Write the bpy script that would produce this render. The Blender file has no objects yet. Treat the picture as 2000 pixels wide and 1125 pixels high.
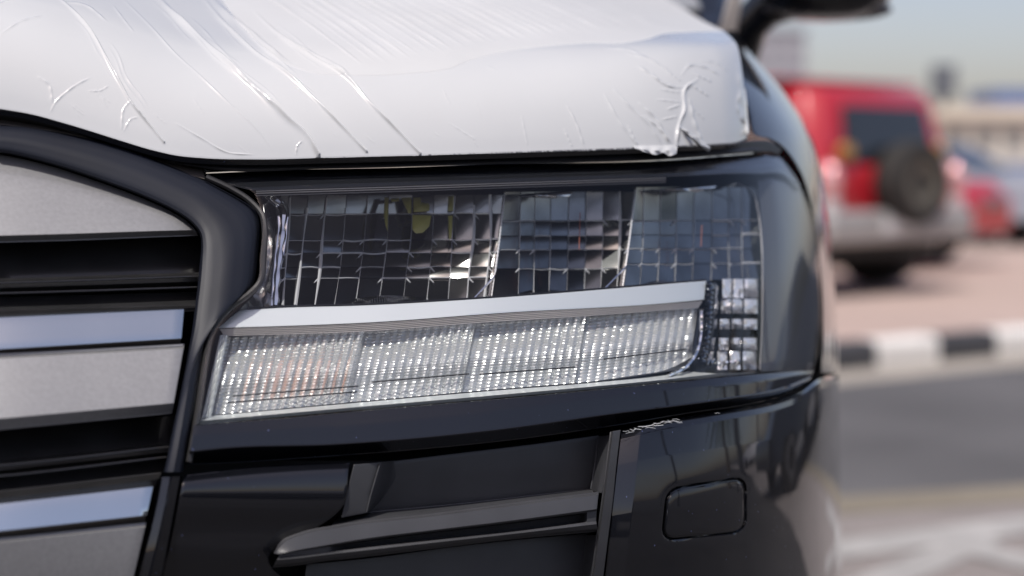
import bpy, math, random
import numpy as np
from mathutils import Vector, Matrix

random.seed(7); rng = np.random.default_rng(7)
scene = bpy.context.scene
COL = scene.collection

# ------------------------------------------------------------------ camera, sky, sun, exposure
CAM_H, LENS, HORIZON = 1.12, 65.0, 314.0
F = LENS / 36.0 * 2000.0                      # focal length in photograph pixels
PITCH = math.atan((562.5 - HORIZON) / F)
cam_d = bpy.data.cameras.new("camera"); cam = bpy.data.objects.new("camera", cam_d); COL.objects.link(cam)
cam_d.lens = LENS; cam_d.sensor_width = 36.0; cam_d.clip_start = 0.05; cam_d.clip_end = 3000
cam.location = (0, 0, CAM_H); cam.rotation_euler = (math.pi / 2 - PITCH, 0, 0)
cam_d.dof.use_dof = True; cam_d.dof.focus_distance = 1.51; cam_d.dof.aperture_fstop = 3.1
cam_d.dof.aperture_blades = 0
scene.camera = cam

SUN = Vector((-0.12, -0.56, 1.1)).normalized()
SUN_EL = math.asin(SUN.z); SUN_ROT = math.atan2(SUN.x, SUN.y)
world = bpy.data.worlds.new("World"); scene.world = world; world.use_nodes = True
wn = world.node_tree; bg = wn.nodes["Background"]
sky = wn.nodes.new("ShaderNodeTexSky"); sky.sky_type = 'NISHITA'; sky.sun_disc = False
sky.sun_elevation = SUN_EL; sky.sun_rotation = SUN_ROT
sky.air_density = 0.8; sky.dust_density = 2.0; sky.ozone_density = 0.0; sky.altitude = 0
tint = wn.nodes.new("ShaderNodeMix"); tint.data_type = 'RGBA'; tint.blend_type = 'MULTIPLY'; tint.inputs[0].default_value = 1.0
tint.inputs[7].default_value = (1.10, 0.96, 0.94, 1)                    # hazy desert air: one even tint
wn.links.new(sky.outputs[0], tint.inputs[6]); wn.links.new(tint.outputs[2], bg.inputs[0]); bg.inputs[1].default_value = 0.105
sl = bpy.data.lights.new("sun", 'SUN'); sl.energy = 2.6; sl.angle = math.radians(0.5); sl.color = (1.0, 0.97, 0.92)
so = bpy.data.objects.new("sun", sl); COL.objects.link(so)
so.rotation_euler = (-SUN).to_track_quat('-Z', 'Y').to_euler(); so.location = (0, 0, 30)

scene.view_settings.view_transform = 'Standard'; scene.view_settings.look = 'None'
scene.view_settings.exposure = 0.5; scene.view_settings.gamma = 1.0; scene.view_settings.use_curve_mapping = False
scene.render.engine = 'CYCLES'
cy = scene.cycles
cy.use_denoising = True
try: cy.denoiser = 'OPENIMAGEDENOISE'
except Exception: pass
cy.max_bounces = 10; cy.glossy_bounces = 6; cy.transparent_max_bounces = 24; cy.transmission_bounces = 6; cy.diffuse_bounces = 4
cy.sample_clamp_indirect = 6.0; cy.caustics_reflective = False; cy.caustics_refractive = False

# ------------------------------------------------------------------ view geometry (photograph pixel + depth -> point in the place)
CP, SP = math.cos(PITCH), math.sin(PITCH)
def unproj(px, py, d):
    px = np.asarray(px, float); py = np.asarray(py, float); d = np.asarray(d, float)
    xc = (px - 1000.0) / F * d; yc = (562.5 - py) / F * d
    return np.stack([xc, d * CP + yc * SP, CAM_H - d * SP + yc * CP], -1)
def proj(P):
    x, y, z = P[..., 0], P[..., 1], P[..., 2] - CAM_H
    d = y * CP - z * SP; yc = y * SP + z * CP
    return 1000 + x / d * F, 562.5 - yc / d * F, d
def ground(px, py, z=0.0):
    ray = unproj(px, py, 1.0) - np.array([0, 0, CAM_H]); t = (z - CAM_H) / ray[2]
    return np.array([0, 0, CAM_H]) + ray * t

def pchip(xs, ys):
    xs = np.asarray(xs, float); ys = np.asarray(ys, float)
    h = np.diff(xs); dl = np.diff(ys) / h; m = np.zeros_like(xs)
    for i in range(1, len(xs) - 1):
        if dl[i-1] * dl[i] > 0:
            w1, w2 = 2 * h[i] + h[i-1], h[i] + 2 * h[i-1]
            m[i] = (w1 + w2) / (w1 / dl[i-1] + w2 / dl[i])
    m[0], m[-1] = dl[0], dl[-1]
    def f(x):
        x = np.asarray(x, float); xx = np.clip(x, xs[0], xs[-1])
        i = np.clip(np.searchsorted(xs, xx, side='right') - 1, 0, len(xs) - 2)
        t = (xx - xs[i]) / h[i]
        v = (ys[i] * (1 + 2 * t) * (1 - t) ** 2 + h[i] * m[i] * t * (1 - t) ** 2 + ys[i+1] * t * t * (3 - 2 * t) + h[i] * m[i+1] * t * t * (t - 1))
        return v + (x - xx) * np.where(x < xs[0], m[0], m[-1])
    return f
# plan curve of the car's nose (distance as it wraps round the corner), corner line by height, and the lean of the front
_plan = pchip([-600, -300, 0, 200, 400, 600, 800, 1000, 1200, 1350, 1450, 1530, 1590, 1625, 1640, 1660],
              [1.27, 1.31, 1.352, 1.387, 1.423, 1.457, 1.490, 1.526, 1.574, 1.625, 1.685, 1.765, 1.87, 2.02, 2.20, 2.5])
_sil = pchip([-200, 0, 90, 180, 280, 400, 600, 720, 1125, 1500], [1290, 1400, 1456, 1532, 1590, 1616, 1634, 1639, 1645, 1646])
_lean = pchip([-200, 200, 560, 800, 930, 1000, 1050, 1125, 1500], [0.10, 0.07, 0.0, -0.045, -0.060, -0.0625, -0.062, -0.058, -0.005])
def skin(px, py):
    return _plan(np.asarray(px, float) + 1640 - _sil(py)) + _lean(py)

# ------------------------------------------------------------------ object helpers
def make_mesh(name, verts, faces, mat, parent=None, smooth=True, angle=35):
    me = bpy.data.meshes.new(name)
    verts = np.asarray(verts, float)
    me.from_pydata(verts.tolist(), [], faces if isinstance(faces, list) else faces.tolist())
    if smooth:
        me.polygons.foreach_set("use_smooth", np.ones(len(me.polygons), bool))
        try: me.set_sharp_from_angle(angle=math.radians(angle))
        except Exception: pass
    if isinstance(mat, (list, tuple)):
        for m in mat: me.materials.append(m)
    elif mat: me.materials.append(mat)
    me.update()
    o = bpy.data.objects.new(name, me); COL.objects.link(o)
    if parent is not None: attach(o, parent)
    return o
def world_loc(p):
    v = Vector((0, 0, 0))
    M = Matrix.Identity(4)
    while p is not None:
        M = p.matrix_parent_inverse @ p.matrix_basis if False else M
        v += Vector(p.location); p = p.parent
    return v
def attach(o, parent):
    o.parent = parent
    if parent.get("_world"):                    # hero car: parts are modelled where they stand
        r = parent
        while r.parent: r = r.parent
        o.matrix_parent_inverse = Matrix.Translation(-Vector(r.location)) if parent is r else Matrix.Identity(4)
        o["_world"] = 1
def empty(name, loc, rz=0.0):
    o = bpy.data.objects.new(name, None); COL.objects.link(o)
    o.location = loc; o.rotation_euler = (0, 0, rz); o.empty_display_size = 0.2
    return o
def tag(o, label=None, cat=None, group=None, kind=None):
    if label: o["label"] = label
    if cat: o["category"] = cat
    if group: o["group"] = group
    if kind: o["kind"] = kind
    return o
def grid_faces(n, m, close_v=False):
    i, j = np.meshgrid(np.arange(n - 1), np.arange(m - 1 if not close_v else m), indexing='ij')
    j2 = (j + 1) % m
    f = np.stack([i * m + j, (i + 1) * m + j, (i + 1) * m + j2, i * m + j2], -1).reshape(-1, 4)
    return f
class MB:
    """collects simple solids into one mesh"""
    def __init__(s): s.v = []; s.f = []; s.mi = []
    def add(s, v, f, mi=0):
        b = len(s.v); s.v += [tuple(map(float, p)) for p in v]; s.f += [tuple(int(i) + b for i in q) for q in f]; s.mi += [mi] * len(f)
    def box(s, x0, x1, y0, y1, z0, z1, mi=0):
        v = [(x, y, z) for x in (x0, x1) for y in (y0, y1) for z in (z0, z1)]
        s.add(v, [(0,1,3,2), (4,6,7,5), (0,4,5,1), (2,3,7,6), (0,2,6,4), (1,5,7,3)], mi)
    def prism(s, poly, axis, a, b, mi=0):
        n = len(poly)
        def P(p, t): return {'x': (t, p[0], p[1]), 'y': (p[0], t, p[1]), 'z': (p[0], p[1], t)}[axis]
        v = [P(p, a) for p in poly] + [P(p, b) for p in poly]
        f = [tuple(range(n))[::-1], tuple(range(n, 2 * n))] + [(i, (i+1) % n, n + (i+1) % n, n + i) for i in range(n)]
        s.add(v, f, mi)
    def ring(s, rings, close=True, cap=True, mi=0):
        n = len(rings[0]); m = len(rings); v = [p for r in rings for p in r]; f = []
        for i in range(m - 1):
            for j in range(n if close else n - 1):
                f.append((i*n + j, i*n + (j+1) % n, (i+1)*n + (j+1) % n, (i+1)*n + j))
        if cap: f += [tuple(range(n))[::-1], tuple((m-1)*n + j for j in range(n))]
        s.add(v, f, mi)
    def tube(s, pts, r, n=6, mi=0):
        pts = [np.asarray(p, float) for p in pts]; rings = []
        rr = r if hasattr(r, '__len__') else [r] * len(pts)
        for i, p in enumerate(pts):
            t = pts[min(i+1, len(pts)-1)] - pts[max(i-1, 0)]; t = t / (np.linalg.norm(t) + 1e-12)
            a = np.cross(t, (0, 1, 0)) if abs(t[1]) < .9 else np.cross(t, (1, 0, 0)); a /= np.linalg.norm(a); b = np.cross(t, a)
            rings.append([p + rr[i] * (math.cos(q) * a + math.sin(q) * b) for q in np.linspace(0, 2*math.pi, n, endpoint=False)])
        s.ring(rings, mi=mi)
    def build(s, name, mat, parent=None, smooth=True, angle=35, bevel=0):
        o = make_mesh(name, s.v, s.f, mat, parent, smooth, angle)
        if any(s.mi): o.data.polygons.foreach_set("material_index", s.mi)
        if bevel:
            md = o.modifiers.new("bevel", 'BEVEL'); md.width = bevel; md.segments = 3; md.limit_method = 'ANGLE'; md.angle_limit = math.radians(35)
        return o

def resample(poly, n, smooth=True):
    p = np.asarray(poly, float)
    if len(p) == 1: return np.repeat(p, n, 0)
    d = np.r_[0, np.cumsum(np.linalg.norm(np.diff(p, axis=0), axis=1))]
    t = np.linspace(0, d[-1], n)
    if smooth and len(p) > 2:
        return np.stack([pchip_any(d, p[:, k], t) for k in range(p.shape[1])], -1)
    return np.stack([np.interp(t, d, p[:, k]) for k in range(p.shape[1])], -1)
def pchip_any(d, y, t):                          # Catmull-Rom style with limited overshoot
    m = np.gradient(y, d) if len(d) > 2 else np.full(len(d), (y[-1] - y[0]) / (d[-1] - d[0]))
    h = np.diff(d); i = np.clip(np.searchsorted(d, t, side='right') - 1, 0, len(d) - 2); s = (t - d[i]) / h[i]
    return y[i]*(1+2*s)*(1-s)**2 + h[i]*m[i]*s*(1-s)**2 + y[i+1]*s*s*(3-2*s) + h[i]*m[i+1]*s*s*(s-1)

def loft(name, rows, mat, parent, nu=64, sub=4, back=0.012, rnd=2.0, smooth=True, pad=(1,1,1,1), right_ext=None, angle=35, rsmooth=False, base=None):
    """sheet through pixel curves; row = (polyline, offset or fn(u)); borders turn back for thickness.  pad: top,bottom,left,right"""
    u = np.linspace(0, 1, nu); A = []; O = []
    for poly, off in rows:
        A.append(resample(poly, nu, smooth)); O.append(np.array([off(q) for q in u]) if callable(off) else np.full(nu, float(off)))
    A = np.array(A); O = np.array(O)
    if len(rows) > 1:
        k = len(rows); tt = np.concatenate([np.linspace(i, i+1, sub, endpoint=False) for i in range(k-1)] + [[k-1]])
        if rsmooth and k > 2:
            ks = np.arange(k, dtype=float); fl = A.reshape(k, -1)
            A = np.stack([pchip_any(ks, fl[:, c], tt) for c in range(fl.shape[1])], -1).reshape(len(tt), nu, 2)
            O = np.stack([pchip_any(ks, O[:, c], tt) for c in range(nu)], -1)
        else:
            i0 = np.clip(np.floor(tt).astype(int), 0, k-2); w = (tt - i0)
            A = A[i0] * (1-w)[:, None, None] + A[i0+1] * w[:, None, None]; O = O[i0] * (1-w)[:, None] + O[i0+1] * w[:, None]
    def pads(A, O, ax, end):
        e = A.take(-1 if end else 0, ax); n = A.take(-2 if end else 1, ax); oe = O.take(-1 if end else 0, ax)
        d = e - n; d = d / (np.linalg.norm(d, axis=-1, keepdims=True) + 1e-9)
        L = [(e + d*rnd*0.7, oe + rnd*0.00012), (e + d*rnd, oe + rnd*0.0004), (e + d*rnd, oe + back)]
        if not end: L = L[::-1]
        LA = np.stack([x[0] for x in L], ax); LO = np.stack([x[1] for x in L], ax)
        return (np.concatenate([A, LA] if end else [LA, A], ax), np.concatenate([O, LO] if end else [LO, O], ax))
    if pad[0]: A, O = pads(A, O, 0, False)
    if pad[1]: A, O = pads(A, O, 0, True)
    if pad[2]: A, O = pads(A, O, 1, False)
    if pad[3]: A, O = pads(A, O, 1, True)
    D = skin(A[..., 0], A[..., 1]) if base is None else base(A[..., 0], A[..., 1])
    P = unproj(A[..., 0], A[..., 1], D + O)
    if right_ext:
        ext = [P] + [(P[:, -1] + np.array([dx, dy, dz]))[:, None] for dx, dy, dz in right_ext]
        P = np.concatenate(ext, 1)
    n, m = P.shape[:2]
    return make_mesh(name, P.reshape(-1, 3), grid_faces(n, m), mat, parent, True, angle)
def fillpoly(name, outline, mat, parent, off=0.0, dome=0.0, back=0.01, n=72, rings=6, rnd=2.0, smooth=False):
    o = np.asarray(list(outline) + [outline[0]], float); o = resample(o, n + 1, smooth)[:-1]; c = o.mean(0)
    A = []; O = []
    for s in np.linspace(0.02, 1, rings): A.append(c + (o - c) * s); O.append(np.full(n, off + dome * s * s))
    d = (o - c) / np.linalg.norm(o - c, axis=1, keepdims=True)
    A += [o + d*rnd*0.7, o + d*rnd, o + d*rnd]; O += [np.full(n, off + dome + rnd*0.00015), np.full(n, off + dome + rnd*0.0005), np.full(n, off + dome + back)]
    A = np.array(A); O = np.array(O)
    P = unproj(A[..., 0], A[..., 1], skin(A[..., 0], A[..., 1]) + O)
    f = grid_faces(len(A), n, True).tolist() + [tuple(range(n))[::-1]]
    return make_mesh(name, P.reshape(-1, 3), f, mat, parent)
def pt(px, py, off=0.0): return unproj(px, py, skin(px, py) + off)
def line_pts(poly, off, n=24, smooth=True):
    a = resample(poly, n, smooth); return list(pt(a[:, 0], a[:, 1], off))

# ------------------------------------------------------------------ materials
def mat(name, col, rough=0.5, metal=0.0, coat=0.0, spec=0.5, noise=None, bump=None, coat_rough=0.03, emis=None):
    m = bpy.data.materials.new(name); m.use_nodes = True; nt = m.node_tree; b = nt.nodes["Principled BSDF"]
    b.inputs["Base Color"].default_value = (*col, 1); b.inputs["Roughness"].default_value = rough; b.inputs["Metallic"].default_value = metal
    b.inputs["Coat Weight"].default_value = coat; b.inputs["Coat Roughness"].default_value = coat_rough; b.inputs["Coat IOR"].default_value = 1.62 if coat >= 1 else 1.5; b.inputs["Specular IOR Level"].default_value = spec
    if noise or bump:
        tc = nt.nodes.new("ShaderNodeTexCoord")
    if noise:                                     # (scale, amount): mottled colour
        n = nt.nodes.new("ShaderNodeTexNoise"); n.inputs["Scale"].default_value = noise[0]; n.inputs["Detail"].default_value = 6
        nt.links.new(tc.outputs["Object"], n.inputs["Vector"])
        r = nt.nodes.new("ShaderNodeValToRGB"); a = noise[1]
        r.color_ramp.elements[0].position = 0.3; r.color_ramp.elements[1].position = 0.7
        r.color_ramp.elements[0].color = (*[c * (1 - a) for c in col], 1); r.color_ramp.elements[1].color = (*[min(1, c * (1 + a)) for c in col], 1)
        nt.links.new(n.outputs["Fac"], r.inputs[0]); nt.links.new(r.outputs[0], b.inputs["Base Color"])
    if bump:                                      # (scale, distance)
        n = nt.nodes.new("ShaderNodeTexNoise"); n.inputs["Scale"].default_value = bump[0]; n.inputs["Detail"].default_value = 3
        nt.links.new(tc.outputs["Object"], n.inputs["Vector"])
        bp = nt.nodes.new("ShaderNodeBump"); bp.inputs["Strength"].default_value = 1.0; bp.inputs["Distance"].default_value = bump[1]
        nt.links.new(n.outputs["Fac"], bp.inputs["Height"]); nt.links.new(bp.outputs[0], b.inputs["Normal"])
    return m
def clear_mat(name, tint=(1, 1, 1), ior=1.5, rough=0.0):
    m = bpy.data.materials.new(name); m.use_nodes = True; nt = m.node_tree; nt.nodes.clear()
    o = nt.nodes.new("ShaderNodeOutputMaterial"); t = nt.nodes.new("ShaderNodeBsdfTransparent"); g = nt.nodes.new("ShaderNodeBsdfGlossy")
    t.inputs[0].default_value = (*tint, 1); g.inputs["Roughness"].default_value = rough
    lw = nt.nodes.new("ShaderNodeLayerWeight"); lw.inputs[0].default_value = 0.5; mx = nt.nodes.new("ShaderNodeMixShader")
    f0 = ((ior - 1) / (ior + 1)) ** 2
    pw = nt.nodes.new("ShaderNodeMath"); pw.operation = 'POWER'; pw.inputs[1].default_value = 5.0; nt.links.new(lw.outputs["Facing"], pw.inputs[0])
    ma = nt.nodes.new("ShaderNodeMath"); ma.operation = 'MULTIPLY_ADD'; ma.inputs[1].default_value = 1 - f0; ma.inputs[2].default_value = f0; nt.links.new(pw.outputs[0], ma.inputs[0])
    nt.links.new(ma.outputs[0], mx.inputs[0]); nt.links.new(t.outputs[0], mx.inputs[1]); nt.links.new(g.outputs[0], mx.inputs[2]); nt.links.new(mx.outputs[0], o.inputs[0])
    return m
def crystal_mat(name):
    m = mat(name, (0.90, 0.93, 0.91), 0.20, 0.5); nt = m.node_tree; b = nt.nodes["Principled BSDF"]
    t = nt.nodes.new("ShaderNodeBsdfTransparent"); mx = nt.nodes.new("ShaderNodeMixShader"); mx.inputs[0].default_value = 0.44
    nt.links.new(b.outputs[0], mx.inputs[1]); nt.links.new(t.outputs[0], mx.inputs[2]); nt.links.new(mx.outputs[0], nt.nodes["Material Output"].inputs[0])
    return m
M = {}
M['paint'] = mat("black_paint", (0.005, 0.0055, 0.008), 0.35, 0.0, 1.0, 0.1)
# fine metal flake in the lacquer
def flake(m):
    nt = m.node_tree; b = nt.nodes["Principled BSDF"]; tc = nt.nodes.new("ShaderNodeTexCoord")
    v = nt.nodes.new("ShaderNodeTexVoronoi"); v.inputs["Scale"].default_value = 900; nt.links.new(tc.outputs["Object"], v.inputs["Vector"])
    w = nt.nodes.new("ShaderNodeTexWhiteNoise"); nt.links.new(v.outputs["Color"], w.inputs["Vector"])
    gt = nt.nodes.new("ShaderNodeMath"); gt.operation = 'GREATER_THAN'; gt.inputs[1].default_value = 0.9993; nt.links.new(w.outputs["Value"], gt.inputs[0])
    mx = nt.nodes.new("ShaderNodeMix"); mx.data_type = 'RGBA'; mx.inputs[6].default_value = b.inputs["Base Color"].default_value[:]; mx.inputs[7].default_value = (0.05, 0.06, 0.12, 1)
    nt.links.new(gt.outputs[0], mx.inputs[0]); nt.links.new(mx.outputs[2], b.inputs["Base Color"])
flake(M['paint'])
M['film'] = mat("white_film", (0.535, 0.545, 0.545), 0.18, 0.0, 0.7, 0.5, coat_rough=0.04, noise=(9, 0.02), bump=(260, 0.00004))
M['film_loose'] = mat("loose_white_film", (0.505, 0.512, 0.512), 0.42, 0, 0, 0.25, noise=(14, 0.03))
M['tape'] = mat("aged_tape", (0.50, 0.42, 0.31), 0.4, 0, 0.3, noise=(60, 0.3))
M['dark'] = mat("flat_black", (0.006, 0.006, 0.007), 0.6)  # near-black for the backing shell, bar grooves and underbody
M['rubber'] = mat("seal_rubber", (0.012, 0.012, 0.013), 0.45, bump=(200, 0.0002))
M['satin'] = mat("satin_navy_black", (0.008, 0.010, 0.017), 0.5, 0, 0.0, 0.3, noise=(14, 0.15), bump=(1500, 0.00003))
M['ledge'] = mat("dusty_plastic", (0.075, 0.066, 0.060), 0.7, noise=(40, 0.25))
M['silver'] = mat("satin_silver", (0.275, 0.275, 0.28), 0.44, 0.5, 0.0, 0.5, noise=(300, 0.07), bump=(2500, 0.00005))
M['chrome'] = mat("chrome", (0.62, 0.68, 0.71), 0.10, 0.95)
M['bright'] = mat("bright_chrome", (0.90, 0.91, 0.93), 0.08, 1.0)
M['blade'] = mat("lamp_chrome", (0.86, 0.86, 0.87), 0.12, 1.0)
M['side'] = mat("side_reflector_chrome", (0.92, 0.92, 0.93), 0.14, 0.65)
M['blade_bar'] = mat("satin_lamp_chrome", (0.78, 0.82, 0.80), 0.32, 0.6)
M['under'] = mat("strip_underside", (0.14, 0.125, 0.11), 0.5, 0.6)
M['slat'] = mat("grille_black", (0.018, 0.018, 0.019), 0.30, 0, 0.3, noise=(22, 0.3), bump=(500, 0.0001))
M['gloss'] = mat("gloss_black_plastic", (0.02, 0.02, 0.022), 0.18, 0, 0.5)
M['plastic'] = mat("grained_plastic", (0.042, 0.043, 0.047), 0.44, 0, 0, 0.55, noise=(30, 0.12), bump=(1800, 0.00010))
M['lens'] = clear_mat("clear_lens", (0.97, 0.975, 0.98))
M['smoke'] = mat("lamp_black", (0.012, 0.013, 0.016), 0.25, 0, 0.5)
M['facet'] = mat("smoked_chrome", (0.235, 0.24, 0.235), 0.13, 1.0, noise=(30, 0.25))
M['edge'] = mat("frosted_edge", (0.62, 0.63, 0.64), 0.2, 0.3)
M['crystal'] = crystal_mat("ribbed_clear_plastic")
M['backing'] = mat("lamp_backing", (0.24, 0.24, 0.25), 0.35, 0.7)
M['amber'] = mat("amber_plastic", (0.75, 0.25, 0.07), 0.35)
M['olive'] = mat("olive_reflection", (0.30, 0.28, 0.06), 0.4)  # colour of the reflection painted inside the lamp
M['glass'] = mat("dark_glass", (0.012, 0.014, 0.017), 0.04, 0, 0.6)
M['tyre'] = mat("tyre", (0.014, 0.013, 0.013), 0.8)

# ------------------------------------------------------------------ ground, road, kerb, paving
def brick_mat(name, c1, c2, mortar, scale):
    m = bpy.data.materials.new(name); m.use_nodes = True; nt = m.node_tree; b = nt.nodes["Principled BSDF"]; b.inputs["Roughness"].default_value = 0.85
    tc = nt.nodes.new("ShaderNodeTexCoord"); br = nt.nodes.new("ShaderNodeTexBrick")
    br.inputs["Color1"].default_value = (*c1, 1); br.inputs["Color2"].default_value = (*c2, 1); br.inputs["Mortar"].default_value = (*mortar, 1)
    br.inputs["Scale"].default_value = scale; br.inputs["Mortar Size"].default_value = 0.012
    n = nt.nodes.new("ShaderNodeTexNoise"); n.inputs["Scale"].default_value = 0.6; n.inputs["Detail"].default_value = 7
    mx = nt.nodes.new("ShaderNodeMix"); mx.data_type = 'RGBA'; mx.blend_type = 'MULTIPLY'; mx.inputs[0].default_value = 0.4
    rp = nt.nodes.new("ShaderNodeValToRGB"); rp.color_ramp.elements[0].color = (.6, .6, .6, 1); rp.color_ramp.elements[1].color = (1.2, 1.2, 1.2, 1)
    nt.links.new(tc.outputs["Object"], br.inputs["Vector"]); nt.links.new(tc.outputs["Object"], n.inputs["Vector"]); nt.links.new(n.outputs["Fac"], rp.inputs[0])
    nt.links.new(br.outputs["Color"], mx.inputs[6]); nt.links.new(rp.outputs[0], mx.inputs[7]); nt.links.new(mx.outputs[2], b.inputs["Base Color"])
    return m
M['asphalt'] = mat("asphalt", (0.098, 0.096, 0.099), 0.9, noise=(0.9, 0.22), bump=(120, 0.004))
M['paver_pink'] = brick_mat("pink_pavers", (0.43, 0.32, 0.275), (0.48, 0.37, 0.32), (0.34, 0.28, 0.24), 5)
M['paver_grey'] = brick_mat("grey_pavers", (0.24, 0.215, 0.205), (0.28, 0.25, 0.24), (0.17, 0.15, 0.14), 5)
M['white_mark'] = mat("white_road_paint", (0.36, 0.35, 0.34), 0.7, noise=(6, 0.2))
M['tan_mark'] = mat("sand_edge", (0.20, 0.175, 0.135), 0.85, noise=(3, 0.15))
M['kerb_white'] = mat("kerb_white", (0.72, 0.70, 0.67), 0.7, noise=(7, 0.08))
M['kerb_black'] = mat("kerb_black", (0.05, 0.051, 0.058), 0.7, noise=(7, 0.2))
M['concrete'] = mat("gutter_concrete", (0.33, 0.30, 0.26), 0.85, noise=(4, 0.12))

KA, KB = ground(1640, 727)[:2], ground(2000, 692)[:2]          # foot of the kerb
KD = (KB - KA) / np.linalg.norm(KB - KA); KN = np.array([-KD[1], KD[0]])   # along, and away from the camera
def kp(s, t, z): q = KA + KD * s + KN * t; return (q[0], q[1], z)
def band(name, t0, t1, z, m, s0=-60, s1=70, kind='structure'):
    mb = MB(); mb.add([kp(s0, t0, z), kp(s1, t0, z), kp(s1, t1, z), kp(s0, t1, z)], [(0, 1, 2, 3)])
    return tag(mb.build(name, m, None, False), kind=kind)
g = MB(); g.add([(-700, -700, 0), (700, -700, 0), (700, 900, 0), (-700, 900, 0)], [(0, 1, 2, 3)])
tag(g.build("ground", mat("dark_lot_asphalt", (0.055, 0.052, 0.052), 0.9, noise=(1.2, 0.2)), None, False), kind='structure')
def tdist(px, py): q = ground(px, py)[:2] - KA; return float(q @ KN)
EA, EB = ground(1640, 974)[:2], ground(2000, 950)[:2]; ED = (EB - EA) / np.linalg.norm(EB - EA); EN = np.array([-ED[1], ED[0]])
def ep(s, t, z): q = EA + ED * s + EN * t; return (q[0], q[1], z)
def poly_sheet(name, pts, m): mb = MB(); mb.add(pts, [tuple(range(len(pts)))]); return tag(mb.build(name, m, None, False), kind='structure')
w_e = float((ground(1640, 1009)[:2] - EA) @ EN)
poly_sheet("road", [ep(-5.5, w_e * .5, .004), ep(80, w_e * .5, .004), kp(80, -.02, .004), kp(-7, -.02, .004)], M['asphalt'])
poly_sheet("footpath", [ep(-5.5, w_e - 1.7, .004), ep(80, w_e - 1.7, .004), ep(80, w_e * .5 - .002, .004), ep(-5.5, w_e * .5 - .002, .004)], M['paver_grey'])
band("gutter", -0.42, -0.01, 0.008, M['concrete'])
poly_sheet("road_edge", [ep(-5.5, w_e, .008), ep(80, w_e, .008), ep(80, 0, .008), ep(-5.5, 0, .008)], M['tan_mark'])
def quad_mark(pts, z=0.012):
    mb = MB(); mb.add([(*ground(px, py)[:2], z) for px, py in pts], [(0, 1, 2, 3)]); return mb
for pts in ([(1500, 1078), (2200, 985), (2200, 1022), (1500, 1115)], [(1560, 1180), (1880, 1048), (1960, 1062), (1680, 1190)], [(1830, 1050), (2200, 1130), (2200, 1170), (1780, 1062)]):
    tag(quad_mark(pts, 0.008 + 0.004 * random.random()).build("road_marking", M['white_mark'], None, False), kind='structure')
pv = MB(); pv.box(0, 1, 0, 1, 0, 1)
pave = MB(); a = [kp(-60, 0.14, 0), kp(70, 0.14, 0), kp(70, 90, 0), kp(-60, 90, 0)]
pave.add([(x, y, 0.0) for x, y, _ in a] + [(x, y, 0.02) for x, y, _ in a], [(0,1,5,4), (4,5,6,7), (1,2,6,5), (2,3,7,6), (3,0,4,7)])
tag(pave.build("pavement", M['paver_pink'], None, False), kind='structure')
kerb = tag(empty("kerb", kp(0, 0, 0), math.atan2(KD[1], KD[0])), kind='structure')
s_white = float((ground(1778, 714)[:2] - KA) @ KD)
kb = {}
for key in ('kerb_white', 'kerb_black'):
    mb = MB(); mb.prism([(0.0, 0.0), (0.14, 0.0), (0.14, 0.15), (0.03, 0.15), (0.0, 0.12)], 'x', -0.247, 0.247)
    kb[key] = mb.build("kerb_stone", M[key], kerb, True, bevel=0.006)
first = {'kerb_white': True, 'kerb_black': True}
for k in range(-14, 16):
    key = 'kerb_white' if k % 2 == 0 else 'kerb_black'
    o = kb[key] if first[key] else kb[key].copy()
    if not first[key]: COL.objects.link(o)
    first[key] = False
    o.parent = kerb; o.location = (s_white + 0.5 * k, 0, 0)

# ------------------------------------------------------------------ the black car in front: thing
car = empty("car", (-0.6, 2.9, 0.0)); car["_world"] = 1
tag(car, "black off-road car with white film on its bonnet, seen close at the headlight", "car")
L = -1000                                            # how far the front is built beyond the left edge

# dark structure behind the panels
loft("body_shell", [([(L, 235), (0, 235), (300, 315), (700, 322), (1300, 308), (1480, 300), (1560, 360)], .06), ([(L, 340), (1600, 400)], .17), ([(L, 600), (1600, 600)], .19), ([(L, 800), (1600, 800)], .15), ([(L, 900), (1600, 900)], .075), ([(L, 1400), (1600, 1400)], .08)],
     M['dark'], car, nu=80, sub=6, back=.05)

# ---- bonnet (hood) and its film
edge = [(L, 205), (-300, 203), (-100, 205), (0, 212), (60, 222), (120, 238), (180, 256), (240, 275), (300, 293), (340, 302), (400, 308), (500, 310), (640, 307), (800, 303), (1000, 297), (1200, 290), (1320, 285), (1400, 281), (1440, 277), (1459, 270)]
NU, NT = 1700, 380
E = resample(edge, NU)
P0 = unproj(E[:, 0], E[:, 1], skin(E[:, 0], E[:, 1]) - 0.006)
prof_b = pchip([0, .10, .25, .42, .58, .74, .88, 1.0], [0, .005, .017, .040, .078, .165, .40, 1.05])
prof_m = pchip([0, .10, .25, .42, .58, .74, .88, 1.0], [0, .014, .037, .063, .087, .118, .185, .275])   # rise in the middle
prof_r = pchip([0, .10, .25, .42, .58, .74, .88, 1.0], [0, .014, .038, .068, .094, .112, .142, .232])   # rise at the side
T = np.linspace(0, 1, NT)
wr = np.clip((E[:, 0] - 900) / 560, 0, 1); wr = wr * wr * (3 - 2 * wr)
rise = prof_m(T)[:, None] * (1 - wr)[None] + prof_r(T)[:, None] * wr[None]
H = np.zeros((NT, NU, 3)); H[...] = P0[None]
H[..., 1] += prof_b(T)[:, None]; H[..., 2] += rise
cr = np.clip((E[:, 0] - 1410) / 49, 0, 1)[None] ** 2                       # rounded front corner
H[..., 1] += cr * 0.012
hood_base = H.copy()
tang_u = np.gradient(H, axis=1); tang_t = np.gradient(H, axis=0)
N = np.cross(tang_u, tang_t); N /= np.linalg.norm(N, axis=-1, keepdims=True) + 1e-12
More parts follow.
